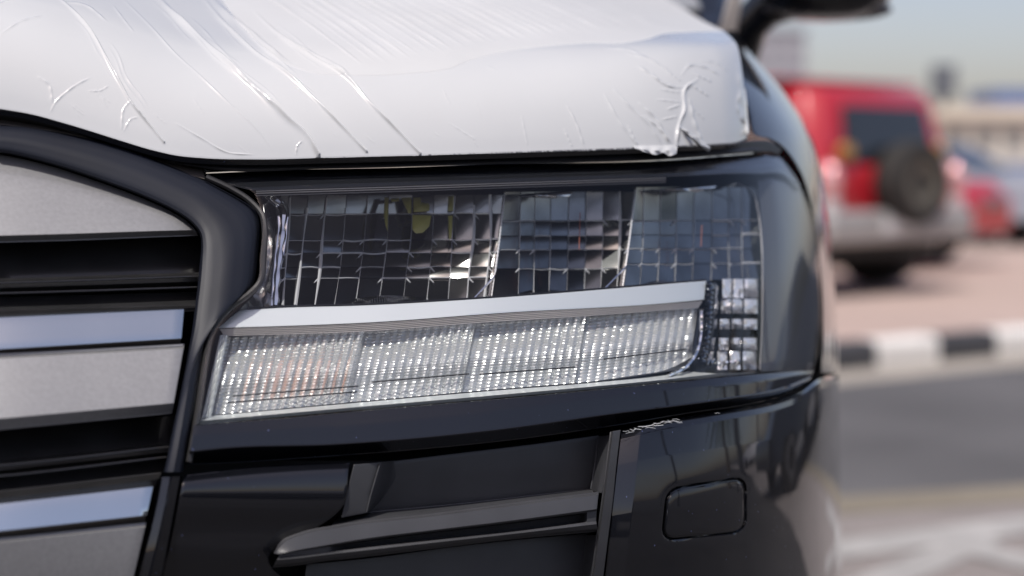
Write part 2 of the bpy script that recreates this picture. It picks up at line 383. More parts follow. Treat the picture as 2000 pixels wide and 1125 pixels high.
N *= np.sign(-N[..., 1:2] + N[..., 2:3] * 0.5 + 1e-9)
PX, PY, _ = proj(H)
disp = np.zeros((NT, NU))
def ridge(poly, amp, w=3.0, skew=0.6, taper=True, n=40):
    a = resample(poly, n); best = np.full(PX.shape, 1e9); side = np.zeros(PX.shape); tt = np.zeros(PX.shape)
    x0, x1, y0, y1 = a[:, 0].min() - 30, a[:, 0].max() + 30, a[:, 1].min() - 30, a[:, 1].max() + 30
    msk = (PX > x0) & (PX < x1) & (PY > y0) & (PY < y1)
    if not msk.any(): return
    X, Y = PX[msk], PY[msk]; b = np.full(X.shape, 1e9); s = np.zeros(X.shape); tq = np.zeros(X.shape)
    for i in range(n - 1):
        p, q = a[i], a[i+1]; d = q - p; l2 = (d * d).sum() + 1e-9
        t = np.clip(((X - p[0]) * d[0] + (Y - p[1]) * d[1]) / l2, 0, 1)
        ex, ey = X - p[0] - t * d[0], Y - p[1] - t * d[1]; ds = np.hypot(ex, ey); up = ds < b
        b[up] = ds[up]; s[up] = np.sign(d[0] * ey - d[1] * ex)[up]; tq[up] = ((i + t) / (n - 1))[up]
    tp = np.clip(np.minimum(tq, 1 - tq) * 5, 0, 1) if taper else np.clip(tq * 6, 0, 1)
    tp = tp * (0.75 + 0.25 * np.sin(tq * 23 + amp * 900))
    w = w * .58; ww = np.where(s > 0, w * (1 + skew), w * (1 - skew * .5))
    disp[msk] += amp * tp * np.exp(-(b / ww) ** 1.6)
mm = 0.001
ridge([(105, -10), (150, 30), (185, 75), (210, 120), (238, 170), (255, 200), (275, 225), (320, 278)], 2.2*mm, 2.6, taper=False)
ridge([(300, -14), (350, 40), (400, 85), (450, 130), (510, 182), (560, 230), (600, 264), (622, 302)], 4.2*mm, 5.0, 1.0, taper=False)
ridge([(455, 140), (500, 178), (540, 215)], 1.4*mm, 2.4)
ridge([(390, -10), (440, 50), (500, 105), (560, 145), (610, 190), (660, 240), (715, 296)], 2.6*mm, 3.0, taper=False)
ridge([(405, -10), (450, 35), (500, 75), (545, 112), (570, 130)], 2.2*mm, 8.0, 0.9)
ridge([(495, 25), (550, 75), (620, 120), (680, 155), (720, 200), (770, 250), (820, 300)], 2.7*mm, 3.2, taper=False)
ridge([(560, 78), (610, 108), (670, 140), (690, 160)], 1.6*mm, 4.5)
ridge([(235, -5), (300, 60), (340, 105), (390, 150), (440, 197), (500, 252), (540, 302)], 0.7*mm, 2.2)
ridge([(120, 6), (165, 12), (210, 45)], .8*mm, 2.2); ridge([(220, 12), (245, 45), (262, 66)], .5*mm, 2)
ridge([(97, 222), (105, 205), (130, 180), (155, 163), (178, 152)], .8*mm, 2.3); ridge([(72, 150), (95, 166), (103, 205)], .7*mm, 3.2)
ridge([(172, 178), (195, 178), (212, 168)], .6*mm, 2); ridge([(236, 256), (243, 210), (256, 196)], .7*mm, 2.4); ridge([(240, 258), (258, 232), (270, 230)], .6*mm, 2.2)
ridge([(340, 240), (400, 275), (440, 297), (500, 303)], .8*mm, 2.2); ridge([(0, 68), (40, 44), (85, 33)], .7*mm, 2.4); ridge([(-30, 20), (10, 6), (60, -4)], .7*mm, 2.4)
ridge([(577, 305), (580, 285), (590, 275)], .8*mm, 2)
for k in range(46):                                                    # long pull pleats on the loose upper film
    x0 = 520 + k * 21.5 + random.uniform(-6, 6); sl_ = np.interp(x0, [520, 760, 1100, 1500], [0.72, 0.52, 0.40, 0.30])
    top = (x0 - 30, -30); Lx = np.interp(x0, [520, 800, 1100, 1450], [230, 230, 215, 160])
    yend = np.interp(x0 + Lx * .8, [520, 700, 800, 870, 920, 970, 1100, 1200, 1300, 1400], [152, 150, 148, 138, 122, 108, 92, 90, 70, 65])
    dx = min(Lx, (yend + 30) / sl_) 
    ridge([top, (top[0] + dx * .5, top[1] + dx * .5 * sl_ * 0.95), (top[0] + dx, top[1] + dx * sl_)], random.uniform(.5, 1.7)*mm, random.uniform(2.4, 4.8), random.uniform(-.3, .9), taper=True, n=14)
# edge of the loose part
bx = [-600, 380, 470, 560, 640, 720, 800, 870, 920, 970, 1040, 1100, 1160, 1200, 1260, 1300, 1400, 1600]; by = [-200, -60, 60, 130, 150, 152, 148, 140, 121, 108, 97, 92, 89, 90, 82, 70, 66, 60]
loose = np.clip((pchip(bx, by)(PX) - PY) / 3.5, 0, 1); loose = loose * loose * (3 - 2 * loose); disp += loose * 0.5 * mm
# crumple at the right-hand corner
for poly, a_, w_ in [
    ([(1318, 304), (1321, 252), (1333, 215), (1335, 175), (1360, 155), (1366, 148)], 3.2, 3.4), ([(1335, 172), (1310, 172), (1270, 150), (1240, 128)], 1.8, 2.8), ([(1220, 105), (1270, 120), (1315, 148)], 1.3, 2.6),
    ([(1328, 150), (1345, 130), (1372, 132), (1408, 150)], 1.6, 2.6), ([(1365, 118), (1400, 126), (1422, 142)], 1.0, 2.4), ([(1350, 143), (1390, 162)], 1.3, 2.4), ([(1345, 165), (1385, 190)], 1.3, 2.4),
    ([(1195, 172), (1225, 205), (1262, 240), (1296, 290)], 1.6, 3.0), ([(1178, 182), (1210, 240), (1250, 292)], 1.4, 2.6), ([(1245, 200), (1285, 240), (1306, 288)], 2.2, 3.2), ([(1255, 225), (1295, 262), (1312, 285)], 1.8, 3),
    ([(1345, 192), (1352, 230), (1372, 285)], 2.0, 4.0), ([(1322, 246), (1350, 266), (1385, 292)], 3.0, 4.0), ([(1105, 205), (1125, 245), (1140, 290)], 1.2, 2.2), ([(1100, 252), (1118, 290)], .8, 2), ([(1018, 225), (1030, 288)], .5, 2),
    ([(1285, 175), (1330, 182)], .9, 2.2), ([(1280, 195), (1330, 200)], .8, 2.2), ([(1300, 140), (1330, 160)], 1.0, 2.2), ([(1345, 205), (1375, 235)], .9, 2), ([(1440, 120), (1444, 180), (1452, 250)], 1.8, 4.5), ([(1446, 170), (1438, 210), (1452, 245)], 1.4, 3.5),
    ([(1180, 95), (1230, 100), (1275, 122)], .9, 2.2), ([(1270, 140), (1285, 160), (1320, 168)], 1.0, 2), ([(874, 240), (930, 275)], .5, 2), ([(950, 130), (970, 140)], .4, 2), ([(1225, 245), (1245, 285)], 1.0, 2.2), ([(1300, 215), (1328, 205)], 1.1, 2.4), ([(1290, 235), (1322, 228)], .9, 2.4)]:
    ridge(poly, a_ * .8 * mm, w_ * 1.1, random.uniform(0, .8))
disp += (np.sin(PX / 61.0 + PY / 140.0) + np.sin(PX / 23.0 - PY / 47.0) * .5) * 0.00012
for line, dxs in (([(300, -14), (400, 85), (510, 182), (600, 264)], (-22, -12, 13, 20)), ([(390, -10), (500, 105), (610, 190), (700, 282)], (-14, 12, 24)), ([(495, 25), (620, 120), (720, 200), (800, 285)], (-16, 11)), ([(105, -10), (185, 75), (238, 170), (300, 260)], (12, -10, 22))):
    for dx in dxs:
        a = resample(line, 30); i0 = random.randint(0, 12); i1 = i0 + random.randint(9, 17)
        ridge([(p[0] + dx + 3 * math.sin(i * .7), p[1]) for i, p in enumerate(a[i0:i1])], random.uniform(.25, .55) * mm, 2.4, n=16)
for k in range(26):
    x, y = random.uniform(20, 1380), random.uniform(170, 285); ln = random.uniform(10, 45); an = random.uniform(.6, 1.3)
    ridge([(x, y), (x + ln * .5 * math.cos(an), y + ln * .5 * math.sin(an)), (x + ln * math.cos(an * .9), y + ln * math.sin(an * .9))], random.uniform(.1, .28) * mm, 2.0, n=8)
# free lower edge of the film, not a ruler line
wav = (np.sin(E[:, 0] / 17.0) * .4 + np.sin(E[:, 0] / 47.0) * .6 + rng.normal(0, .25, NU)) * np.interp(E[:, 0], [L, 400, 1000, 1250, 1459], [.1, .15, .8, 2.2, 2.0])
H = H + N * (disp + 0.0012)[..., None]
H[0, :, 2] -= 0.0008 + np.abs(wav) * 0.0004
HF = np.concatenate([(H[0] + np.array([0, .006, -.001]))[None], H], 0)
hood_nu = slice(0, NU, 14); hb = hood_base[::6, hood_nu]
hb = np.concatenate([(hb[0] + np.array([0, .05, -.004]))[None], (hb[0] + np.array([0, .03, -.012]))[None], (hb[0] + np.array([0, .003, -.005]))[None], hb], 0)
hood = make_mesh("hood", hb.reshape(-1, 3), grid_faces(*hb.shape[:2]), M['paint'], car)
film = make_mesh("protective_film", HF.reshape(-1, 3), grid_faces(*HF.shape[:2]), [M['film'], M['film_loose']], hood, True, 80)
lm = np.concatenate([loose[:1], loose], 0); film.data.polygons.foreach_set("material_index", (lm[:-1, :-1] > .5).astype(np.int32).ravel())
film["label"] = "white plastic film wrinkled over the bonnet"
def film_strip(name, pts, width, m, parent, curl=0.004):
    """a small loose tongue of film: pts = (px, py, off)"""
    a = resample(pts, 16); mb = MB(); C = [pt(p[0], p[1], p[2]) for p in a]; v = []
    for i, c in enumerate(C):
        w = width[0] + (width[1] - width[0]) * i / 15.0; t = C[min(i+1, 15)] - C[max(i-1, 0)]; s_ = np.cross(t, (0, 1, 0)); s_ /= np.linalg.norm(s_) + 1e-9
        for q in (-1, -.4, .3, 1): v.append(c + s_ * w * q + np.array([0, -curl * (1 - q * q) + .001 * math.sin(i * 1.1 + q * 3), 0]))
    mb.add(v, grid_faces(16, 4)); o = mb.build(name, m, parent, True, 60)
    md = o.modifiers.new("thickness", 'SOLIDIFY'); md.thickness = 0.0006
    return o
film_strip("film_flap", [(1322, 248, -.012), (1345, 262, -.016), (1362, 278, -.016), (1386, 293, -.010)], (.0007, .0028), M['film'], hood)
fl_ = loft("film_flap", [([(1236, 283), (1270, 284), (1300, 283), (1323, 281)], -.008), ([(1240, 290), (1268, 293), (1300, 294), (1322, 292)], lambda u: -.0105 + .0012 * math.sin(u * 21)), ([(1246, 293), (1268, 299), (1282, 302), (1296, 298), (1306, 304), (1321, 300)], lambda u: -.009 + .0018 * math.sin(u * 25 + 1))], M['film'], hood, nu=60, sub=4, back=.0012, rnd=.5)
film_strip("tape_strip", [(1440, 88, 0.045), (1447, 110, .035), (1449, 134, .02)], (.0016, .0030), M['tape'], hood)
film_strip("tape_strip", [(1449, 134, .02), (1455, 190, .002), (1459, 262, -.008)], (.0012, .0022), M['film'], hood)

# ---- seal and ledge between hood and lamps
loft("hood_seal", [([(330, 306), (420, 313), (640, 312), (1000, 302), (1300, 294), (1470, 285)], .012), ([(345, 318), (420, 327), (640, 326), (1000, 316), (1300, 308), (1490, 292)], .004), ([(360, 322), (420, 331), (640, 329), (1000, 319), (1300, 311), (1500, 295)], .006)], M['rubber'], car, nu=90, sub=4)
loft("grille_ledge", [([(L, 224), (0, 226), (130, 246), (270, 287), (345, 318), (396, 326)], .022), ([(L, 240), (0, 242), (130, 260), (270, 300), (345, 333), (398, 348)], .010)], M['ledge'], car, nu=60)
loft("corner_seal", [([(1385, 290), (1440, 281), (1475, 276), (1500, 277), (1525, 292)], .006), ([(1390, 298), (1440, 293), (1478, 291), (1500, 293), (1520, 300)], .012)], M['rubber'], car, nu=30)

# ---- grille surround
ou = [(L, 241), (-100, 241), (0, 244), (60, 248), (130, 261), (200, 276), (270, 298), (330, 322), (390, 347), (430, 368), (470, 390), (497, 410), (507, 440), (504, 490), (498, 545), (482, 568), (452, 590), (425, 614), (408, 640), (398, 670), (388, 735), (378, 800), (368, 860), (357, 922)]
inn = [(L, 290), (-100, 291), (0, 298), (60, 310), (130, 330), (200, 354), (270, 380), (330, 407), (370, 432), (389, 455), (393, 480), (390, 520), (386, 560), (381, 600), (376, 640), (371, 670), (364, 710), (356, 750), (349, 785), (342, 818), (336, 845), (330, 875), (325, 900), (320, 922)]
# pair the two outlines by hand-set stations so the band keeps its width
def blend(w): return [(o[0] * (1 - w) + i[0] * w, o[1] * (1 - w) + i[1] * w) for o, i in zip(ou, inn)]
rows = [(blend(0), .016), (blend(.05), .004), (blend(.14), 0.0), (blend(.5), -.003), (blend(.86), 0.0), (blend(.95), .002), (blend(1), .008)]
def loft_direct(name, rows, m, parent, dens=6, sub=3, back=.02):
    # same as loft but rows share stations (no arc-length resampling)
    k = len(rows[0][0]); t = np.arange(k, dtype=float); tt = np.linspace(0, k - 1, (k - 1) * dens + 1); R = []
    for poly, off in rows:
        p = np.asarray(poly, float); R.append((np.stack([pchip_any(t, p[:, 0], tt), pchip_any(t, p[:, 1], tt)], -1), off))
    A = []; O = []
    for i in range(len(R) - 1):
        for q in np.linspace(0, 1, sub, endpoint=False): A.append(R[i][0] * (1-q) + R[i+1][0] * q); O.append(np.full(len(tt), R[i][1] * (1-q) + R[i+1][1] * q))
    A.append(R[-1][0]); O.append(np.full(len(tt), R[-1][1]))
    A = np.array([A[0]] + A + [A[-1]]); O = np.array([O[0] + back] + O + [O[-1] + back])
    P = unproj(A[..., 0], A[..., 1], skin(A[..., 0], A[..., 1]) + O)
    n, mm_ = P.shape[:2]
    cap = [tuple(i * mm_ + mm_ - 1 for i in range(n))]
    return make_mesh(name, P.reshape(-1, 3), grid_faces(n, mm_).tolist() + cap, m, parent, True, 40)
loft_direct("grille_surround", rows, M['satin'], car, back=.03)
lo = [(355, 930), (345, 985), (333, 1050), (318, 1125), (285, 1300)]; li = [(313, 932), (303, 985), (287, 1050), (266, 1125), (225, 1300)]
def bl2(w): return [(o[0]*(1-w) + i[0]*w, o[1]*(1-w) + i[1]*w) for o, i in zip(lo, li)]
loft_direct("grille_surround", [(bl2(0), .010), (bl2(.08), .002), (bl2(.45), -.001), (bl2(.55), .004), (bl2(.9), .008), (bl2(1), .016)], M['paint'], car, back=.03)

# ---- grille bars.  right end of the opening at height py
def gr(py): return float(np.interp(py, [298, 455, 480, 560, 640, 710, 785, 845, 922, 985, 1050, 1125, 1300], [392, 392, 394, 388, 378, 366, 351, 338, 322, 305, 289, 268, 227])) 
def bar(name, ytl, ytr, ybl, ybr, offs, m, inset=4, inset2=None, rnd=2.0, back=.02, ext_r=None):
    """bar across the grille, left heights at x=0 and right heights; offs = [(fraction, off)]"""
    xr_t = (ext_r or gr(ytr)) - inset; xr_b = (ext_r or gr(ybr)) - (inset if inset2 is None else inset2)
    slT, slB = (ytr - ytl) / xr_t, (ybr - ybl) / xr_b; rows = []
    for f_, of in offs:
        y0 = ytl + (ybl - ytl) * f_; xr = xr_t + (xr_b - xr_t) * f_; sl2 = slT + (slB - slT) * f_
        rows.append(([(L, y0 + L * sl2 * .9), (0, y0), (xr * .5, y0 + xr * .5 * sl2), (xr, y0 + xr * sl2)], of))
    return loft(name, rows, m, car, nu=70, sub=3, back=back, rnd=rnd)
# arched silver panel at the top
p_top = [(L, 296), (-100, 297), (0, 304), (60, 316), (130, 336), (200, 360), (270, 386), (330, 413), (366, 436), (384, 455)]
loft("grille_panel", [(p_top, .016), ([(L, 330), (0, 340), (130, 362), (270, 398), (350, 430), (381, 456)], .010), ([(L, 478), (0, 460), (150, 456), (300, 451), (378, 449)], .004), ([(L, 490), (0, 472), (150, 468), (300, 462), (384, 459)], .017)], M['silver'], car, nu=90, sub=6, back=.02)
bar("grille_slat", 476, 462, 546, 533, [(0, .050), (1, .042)], M['slat'], inset=1)
bar("grille_slat", 546, 534, 573, 560, [(0, .034), (.25, .024), (.6, .026), (1, .044)], M['slat'], inset=2)
bar("grille_slat", 582, 572, 606, 594, [(0, .045), (1, .038)], M['slat'], inset=2)
bar("strip_bezel", 606, 596, 624, 606, [(0, .028), (.5, .014), (1, .016)], M['slat'], inset=3)
bar("chrome_strip", 621, 605, 681, 660, [(0, .0055), (1, .004)], M['chrome'], inset=24, inset2=21, rnd=1.2)
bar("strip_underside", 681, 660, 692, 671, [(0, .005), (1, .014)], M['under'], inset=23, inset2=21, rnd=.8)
bar("grille_panel", 692, 673, 838, 806, [(0, .014), (.06, .006), (.86, .000), (1, .010)], M['silver'], inset=14, inset2=12)
bar("grille_slat", 842, 812, 902, 866, [(0, .050), (1, .042)], M['slat'], inset=0)
bar("grille_slat", 902, 866, 926, 890, [(0, .036), (.35, .022), (.7, .024), (1, .044)], M['slat'], inset=2)
bar("grille_slat", 934, 898, 962, 922, [(0, .045), (1, .036)], M['slat'], inset=2)
bar("strip_bezel", 960, 924, 988, 948, [(0, .028), (.5, .014), (1, .016)], M['slat'], inset=8, inset2=12)
bar("chrome_strip", 985, 951, 1037, 1006, [(0, .0100), (1, .004)], M['chrome'], inset=16, inset2=14, rnd=1.2)
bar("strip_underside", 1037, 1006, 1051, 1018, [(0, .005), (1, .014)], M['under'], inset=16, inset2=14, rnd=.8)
bar("grille_panel", 1052, 1022, 1250, 1215, [(0, .012), (.04, .004), (.9, .000), (1, .010)], M['silver'], inset=12, inset2=8)
for yl, yr_ in ((553, 540), (573, 561), (909, 873), (930, 893)):
    xr = gr(yr_) - 4; mb = MB(); mb.tube(line_pts([(L, yl + 8), (0, yl), (xr, yr_)], .0225, 40), .0008, 8); mb.build("slat_lip", M['gloss'], car)
for (yl, yr_, ins) in ((694, 675, 16), (1054, 1024, 14)):
    xr = gr(yr_) - ins; mb = MB(); mb.tube(line_pts([(L, yl + 22), (0, yl), (xr, yr_)], .0105, 40), .0016, 8); mb.build("panel_edge", M['silver'], car)

# ------------------------------------------------------------------ headlight
hl = make_mesh("headlight", [pt(900, 600, .12)] * 3, [(0, 1, 2)], M['dark'], car)
# replace the anchor by the lamp's own back shell
bpy.data.objects.remove(hl)
hl_out_top = [(398, 340), (420, 334), (560, 333), (760, 328), (950, 322), (1305, 314), (1460, 301), (1500, 299), (1528, 306), (1552, 330), (1568, 362)]
hl = loft("headlight", [([(404, 350), (560, 342), (950, 332), (1305, 324), (1500, 316), (1560, 350)], .13), ([(500, 480), (1590, 480)], .15), ([(420, 660), (1592, 660)], .11), ([(385, 880), (700, 868), (1200, 815), (1560, 752)], .05)], M['smoke'], car, nu=60, sub=6, back=.02)
hl["label"] = "clear headlight with smoked reflectors and ribbed light bar"
def hlx(y): return float(np.interp(y, [300, 345, 372, 400, 430, 490, 550, 590, 615, 640, 700, 780, 830, 905], [398, 404, 492, 502, 513, 511, 503, 462, 436, 418, 400, 386, 378, 366]))
def hrx(y): return float(np.interp(y, [300, 330, 362, 400, 470, 560, 640, 700, 735, 760], [1520, 1552, 1568, 1580, 1592, 1599, 1599, 1594, 1580, 1540]))
# outer clear lens: rows from top to bottom
r0 = hl_out_top[:-1] 
lens_rows = [
 ([(402, 342), (430, 336), (560, 334), (760, 330), (950, 324), (1305, 316), (1460, 303), (1500, 301), (1526, 308)], .020),
 ([(446, 358), (560, 352), (950, 342), (1305, 333), (1480, 322), (1522, 322), (1548, 338)], .008),
 ([(494, 374), (600, 370), (800, 364), (1000, 357), (1300, 347), (1480, 340), (1535, 338), (1562, 362)], .001),
 ([(514, 430), (1000, 425), (1587, 430)], -.001),
 ([(509, 500), (1000, 500), (1597, 500)], -.003),
 ([(500, 560), (1000, 560), (1600, 570)], -.004),
 ([(424, 640), (1000, 640), (1600, 640)], -.004),
 ([(400, 720), (1000, 700), (1594, 700)], -.004),
 ([(390, 800), (720, 775), (1000, 755), (1350, 722), (1500, 714), (1591, 712)], -.003),
 ([(384, 828), (720, 800), (1000, 776), (1350, 742), (1500, 728), (1588, 722)], -.001)]
loft("lens", lens_rows, M['lens'], hl, nu=110, sub=6, back=.03, rnd=1.5, rsmooth=True)
# blacked-out bands: upper brow, right return, lower lip
loft("lamp_brow", [([(400, 342), (430, 337), (560, 335), (760, 331), (950, 325), (1305, 317), (1460, 304), (1500, 303), (1524, 312)], .024), ([(446, 360), (560, 354), (950, 344), (1305, 335), (1480, 325), (1520, 326), (1545, 345)], .012), ([(494, 372), (600, 368), (800, 362), (1000, 355), (1300, 345), (1480, 338), (1530, 340), (1558, 368)], .006)], M['smoke'], hl, nu=90, sub=5, back=.03)
mb = MB()
for q, of in ((0, .007), (4, .008), (8, .010)):
    a = resample([(500, 374 + q), (600, 371 + q), (800, 365 + q), (1000, 358 + q), (1300, 348 + q)], 40); mb.tube(list(pt(a[:, 0], a[:, 1], of)), .0006, 5)
mb.build("brow_rib", M['backing'], hl)
loft("lamp_side", [([(1482, 352), (1490, 450), (1492, 560), (1492, 660), (1488, 724)], .040), ([(1505, 350), (1520, 450), (1524, 560), (1524, 660), (1516, 724)], .022), ([(1556, 362), (1584, 450), (1594, 560), (1594, 660), (1582, 724)], .020)], mat("lamp_side_grey", (0.045, 0.047, 0.053), .35, 0, .4), hl, nu=40, sub=5, back=.02)
lip_top = [(380, 832), (560, 818), (720, 803), (1000, 779), (1350, 745), (1500, 731), (1588, 724)]
lip_mid = [(372, 880), (440, 873), (650, 866), (960, 839), (1200, 806), (1400, 780), (1520, 760), (1582, 738)]
lip_bot = [(367, 906), (450, 903), (600, 893), (800, 878), (1000, 858), (1200, 830), (1350, 805), (1480, 785), (1545, 766), (1574, 750)]
loft("lamp_lip", [(lip_top, .000), ([(377, 850), (560, 838), (960, 802), (1350, 757), (1500, 741), (1586, 729)], -.004), (lip_mid, -.003), (lip_bot, .024)], M['paint'], hl, nu=110, sub=5, back=.03, rsmooth=False, angle=25)
mb = MB(); mb.tube(line_pts([(q[0], q[1] + 1) for q in lip_mid], -.0022, 90), .0011, 8); mb.build("lip_edge", M['paint'], hl)
# edge gasket at the left end of the lamp
mb = MB(); mb.tube(line_pts([(402, 346), (450, 368), (490, 394), (512, 420), (517, 450), (514, 500), (507, 552), (486, 574), (452, 598), (428, 624), (413, 650), (404, 690), (394, 750), (382, 830), (369, 903)], .004, 60), .0026, 8)
mb.build("gasket", M['rubber'], hl)
mb = MB(); mb.tube(line_pts([(402, 338), (560, 331), (760, 327), (950, 320), (1305, 312), (1470, 299)], .010, 50), .0008, 6); mb.build("top_trim", M['bright'], hl)

# chrome blade and what hangs under it
bl_top = [(468, 607), (555, 602), (700, 598), (950, 584), (1219, 563), (1378, 549)]
bl_bot = [(428, 640), (560, 636), (707, 630), (1000, 609), (1300, 591), (1374, 584)]
loft("chrome_blade", [(bl_top, .0185), (bl_bot, .016)], M['blade_bar'], hl, nu=60, sub=8, back=.006, rnd=1.5)
mb = MB(); mb.tube(line_pts([(e[0], e[1] - 2) for e in bl_top], .0200, 50), .0013, 6); mb.build("blade_edge", M['smoke'], hl)
un_top = [(430, 643), (707, 633), (1000, 612), (1300, 594), (1372, 588)]; un_bot = [(438, 656), (720, 646), (945, 629), (1155, 616), (1364, 601)]
ur = []
for k in range(9):
    w = k / 8; ur.append(([(a[0]*(1-w) + b[0]*w, a[1]*(1-w) + b[1]*w) for a, b in zip(un_top, un_bot)], .016 + .004 * w + (.0008 if k % 2 else 0)))
loft("blade_underside", ur, mat("blade_underside_grey", (0.58, 0.55, 0.52), 0.35, 0.5), hl, nu=60, sub=1, back=.006, rnd=.5)
# light bar: ribbed clear plastic in four steps
lb_top = [(436, 657), (720, 647), (945, 630), (1155, 617), (1364, 602)]; lb_bot = [(396, 812), (720, 782), (945, 762), (1155, 745), (1345, 718)]
S = [0, .30, .535, .765, 1.0]
ca, ra = 57, 23; nu_, nv_ = ca * 4 + 1, ra * 4 + 1
def tb(w, u):
    a = resample(lb_top, 401, False); b = resample(lb_bot, 401, False); i = u * 400
    f_ = lambda arr: np.stack([np.interp(i, np.arange(401), arr[:, 0]), np.interp(i, np.arange(401), arr[:, 1])], -1)
    return f_(a) * (1 - w)[..., None] + f_(b) * w[..., None]
U, V = np.meshgrid(np.linspace(0, 1, nu_), np.linspace(0, 1, nv_), indexing='ij')
A = tb(V, U)
# round the lower right corner as the lamp does
rc = np.clip((U - .93) / .07, 0, 1) ** 2 * V ** 4; A[..., 0] += rc * 8; A[..., 1] -= rc * 22
cu = (U * ca) % 1.0; cv = (V * ra) % 1.0
seg = np.searchsorted(S, np.clip(U, 0, .9999), side='right') - 1; sw = (U - np.array(S)[seg]) / np.diff(S)[np.clip(seg, 0, 3)]
ci = np.clip((U * ca).astype(int), 0, ca - 1); cj = np.clip((V * ra).astype(int), 0, ra - 1)
jit = rng.normal(1, .06, (ca, ra)); jt = jit[ci, cj]; tilt = rng.normal(0, 1, (ca, ra))[ci, cj]
hgt = -(np.sin(np.pi * cu) * .0027 * (.55 + .6 * sw) + np.sin(np.pi * cv) * .00045) * jt + (cu - .5) * tilt * .00015 + (cv - .5) * np.roll(tilt, 3) * .00008
ob = .024 + .014 * (1 - sw) * .5 + .008 * V * 0 + hgt + .004 * np.sin(V * 9)
P = unproj(A[..., 0], A[..., 1], skin(A[..., 0], A[..., 1]) + ob)
o = make_mesh("light_bar_prisms", P.reshape(-1, 3), grid_faces(nu_, nv_), M['crystal'], hl, True, 22); o["kind"] = "stuff"
loft("light_bar_backing", [(lb_top, .048), (lb_bot, .048)], M['backing'], hl, nu=40, sub=4, back=.004)
mb = MB()
for k in range(11):
    u_ = .075 + k * .0205; a0 = tb(np.array(.12), np.array(u_)); a1 = tb(np.array(.88), np.array(u_))
    mb.tube([pt(*a0, .043), pt(*a1, .043)], .0021 if 2 < k < 8 else .0013, 6)
mb.build("indicator_bulb", M['amber'], hl)
mb = MB()
for (x0, x1, w) in ((450, 712, .78), (440, 712, .86), (738, 930, .74), (952, 1140, .76), (1190, 1330, .68)):
    a = resample([(x0, 0), (x1, 0)], 20, False); us = np.interp(a[:, 0], [396, 720, 945, 1155, 1340], [0, .32, .555, .775, 1.0]); q = tb(np.full(20, w), us)
    mb.tube(list(pt(q[:, 0], q[:, 1], .0195)), .0006, 5)
mb.build("light_bar_groove", M['dark'], hl)
# bright rim round the bar: bottom sill, left end, right end
loft("lamp_sill", [([(394, 815), (720, 785), (945, 765), (1155, 748), (1300, 733), (1345, 726)], .024), ([(392, 822), (720, 793), (1000, 769), (1300, 741), (1400, 730)], .008), ([(390, 828), (720, 799), (1000, 775), (1350, 741), (1480, 728)], .012)], M['blade_bar'], hl, nu=70, sub=3, back=.01, rnd=.8)
mb = MB()
for k in range(11):
    a = resample([(432 - 0.4 * k, 655), (397 - .0 * k, 815)], 30, False); a[:, 0] += k * 2.6; of = .018 + .0015 * (k % 2)
    if k < 6: mb.tube([pt(x, y, of + .0007 * math.sin(i * 2.1 + k)) for i, (x, y) in enumerate(a)], .0010, 5)
mb.build("light_bar_end", M['crystal'], hl)
# serrated end column
n = 46; cy_ = np.linspace(552, 706, n); cols = []
for q in np.linspace(0, 1, 9):
    xl = np.interp(cy_, [552, 640, 690, 706], [1378, 1373, 1366, 1352]); xr = np.interp(cy_, [552, 560, 640, 706], [1398, 1406, 1402, 1393])
    teeth = .0022 * np.sin(cy_ / 9.6 * 2 * np.pi) * (1 if q < .6 else .25)
    cols.append(unproj(xl + (xr - xl) * q, cy_, skin(xl + (xr - xl) * q, cy_) + .012 + .016 * (2 * q - .8) ** 2 + teeth))
c0 = np.stack(cols, 1)
make_mesh("bar_end_column", np.concatenate([c0[:, :1] + [0, .03, 0], c0, c0[:, -1:] + [0, .03, 0]], 1).reshape(-1, 3), grid_faces(n, 11), mat("dark_lamp_chrome", (.20, .21, .235), .1, 1), hl, True, 50)
mb = MB(); mb.tube([pt(x, y, .016 + .0012 * math.sin(i * 1.3)) for i, (x, y) in enumerate(resample([(1370, 604), (1368, 660), (1360, 690), (1340, 716), (1305, 734)], 40))], .0017, 6); mb.build("bar_end_rim", M['bright'], hl)

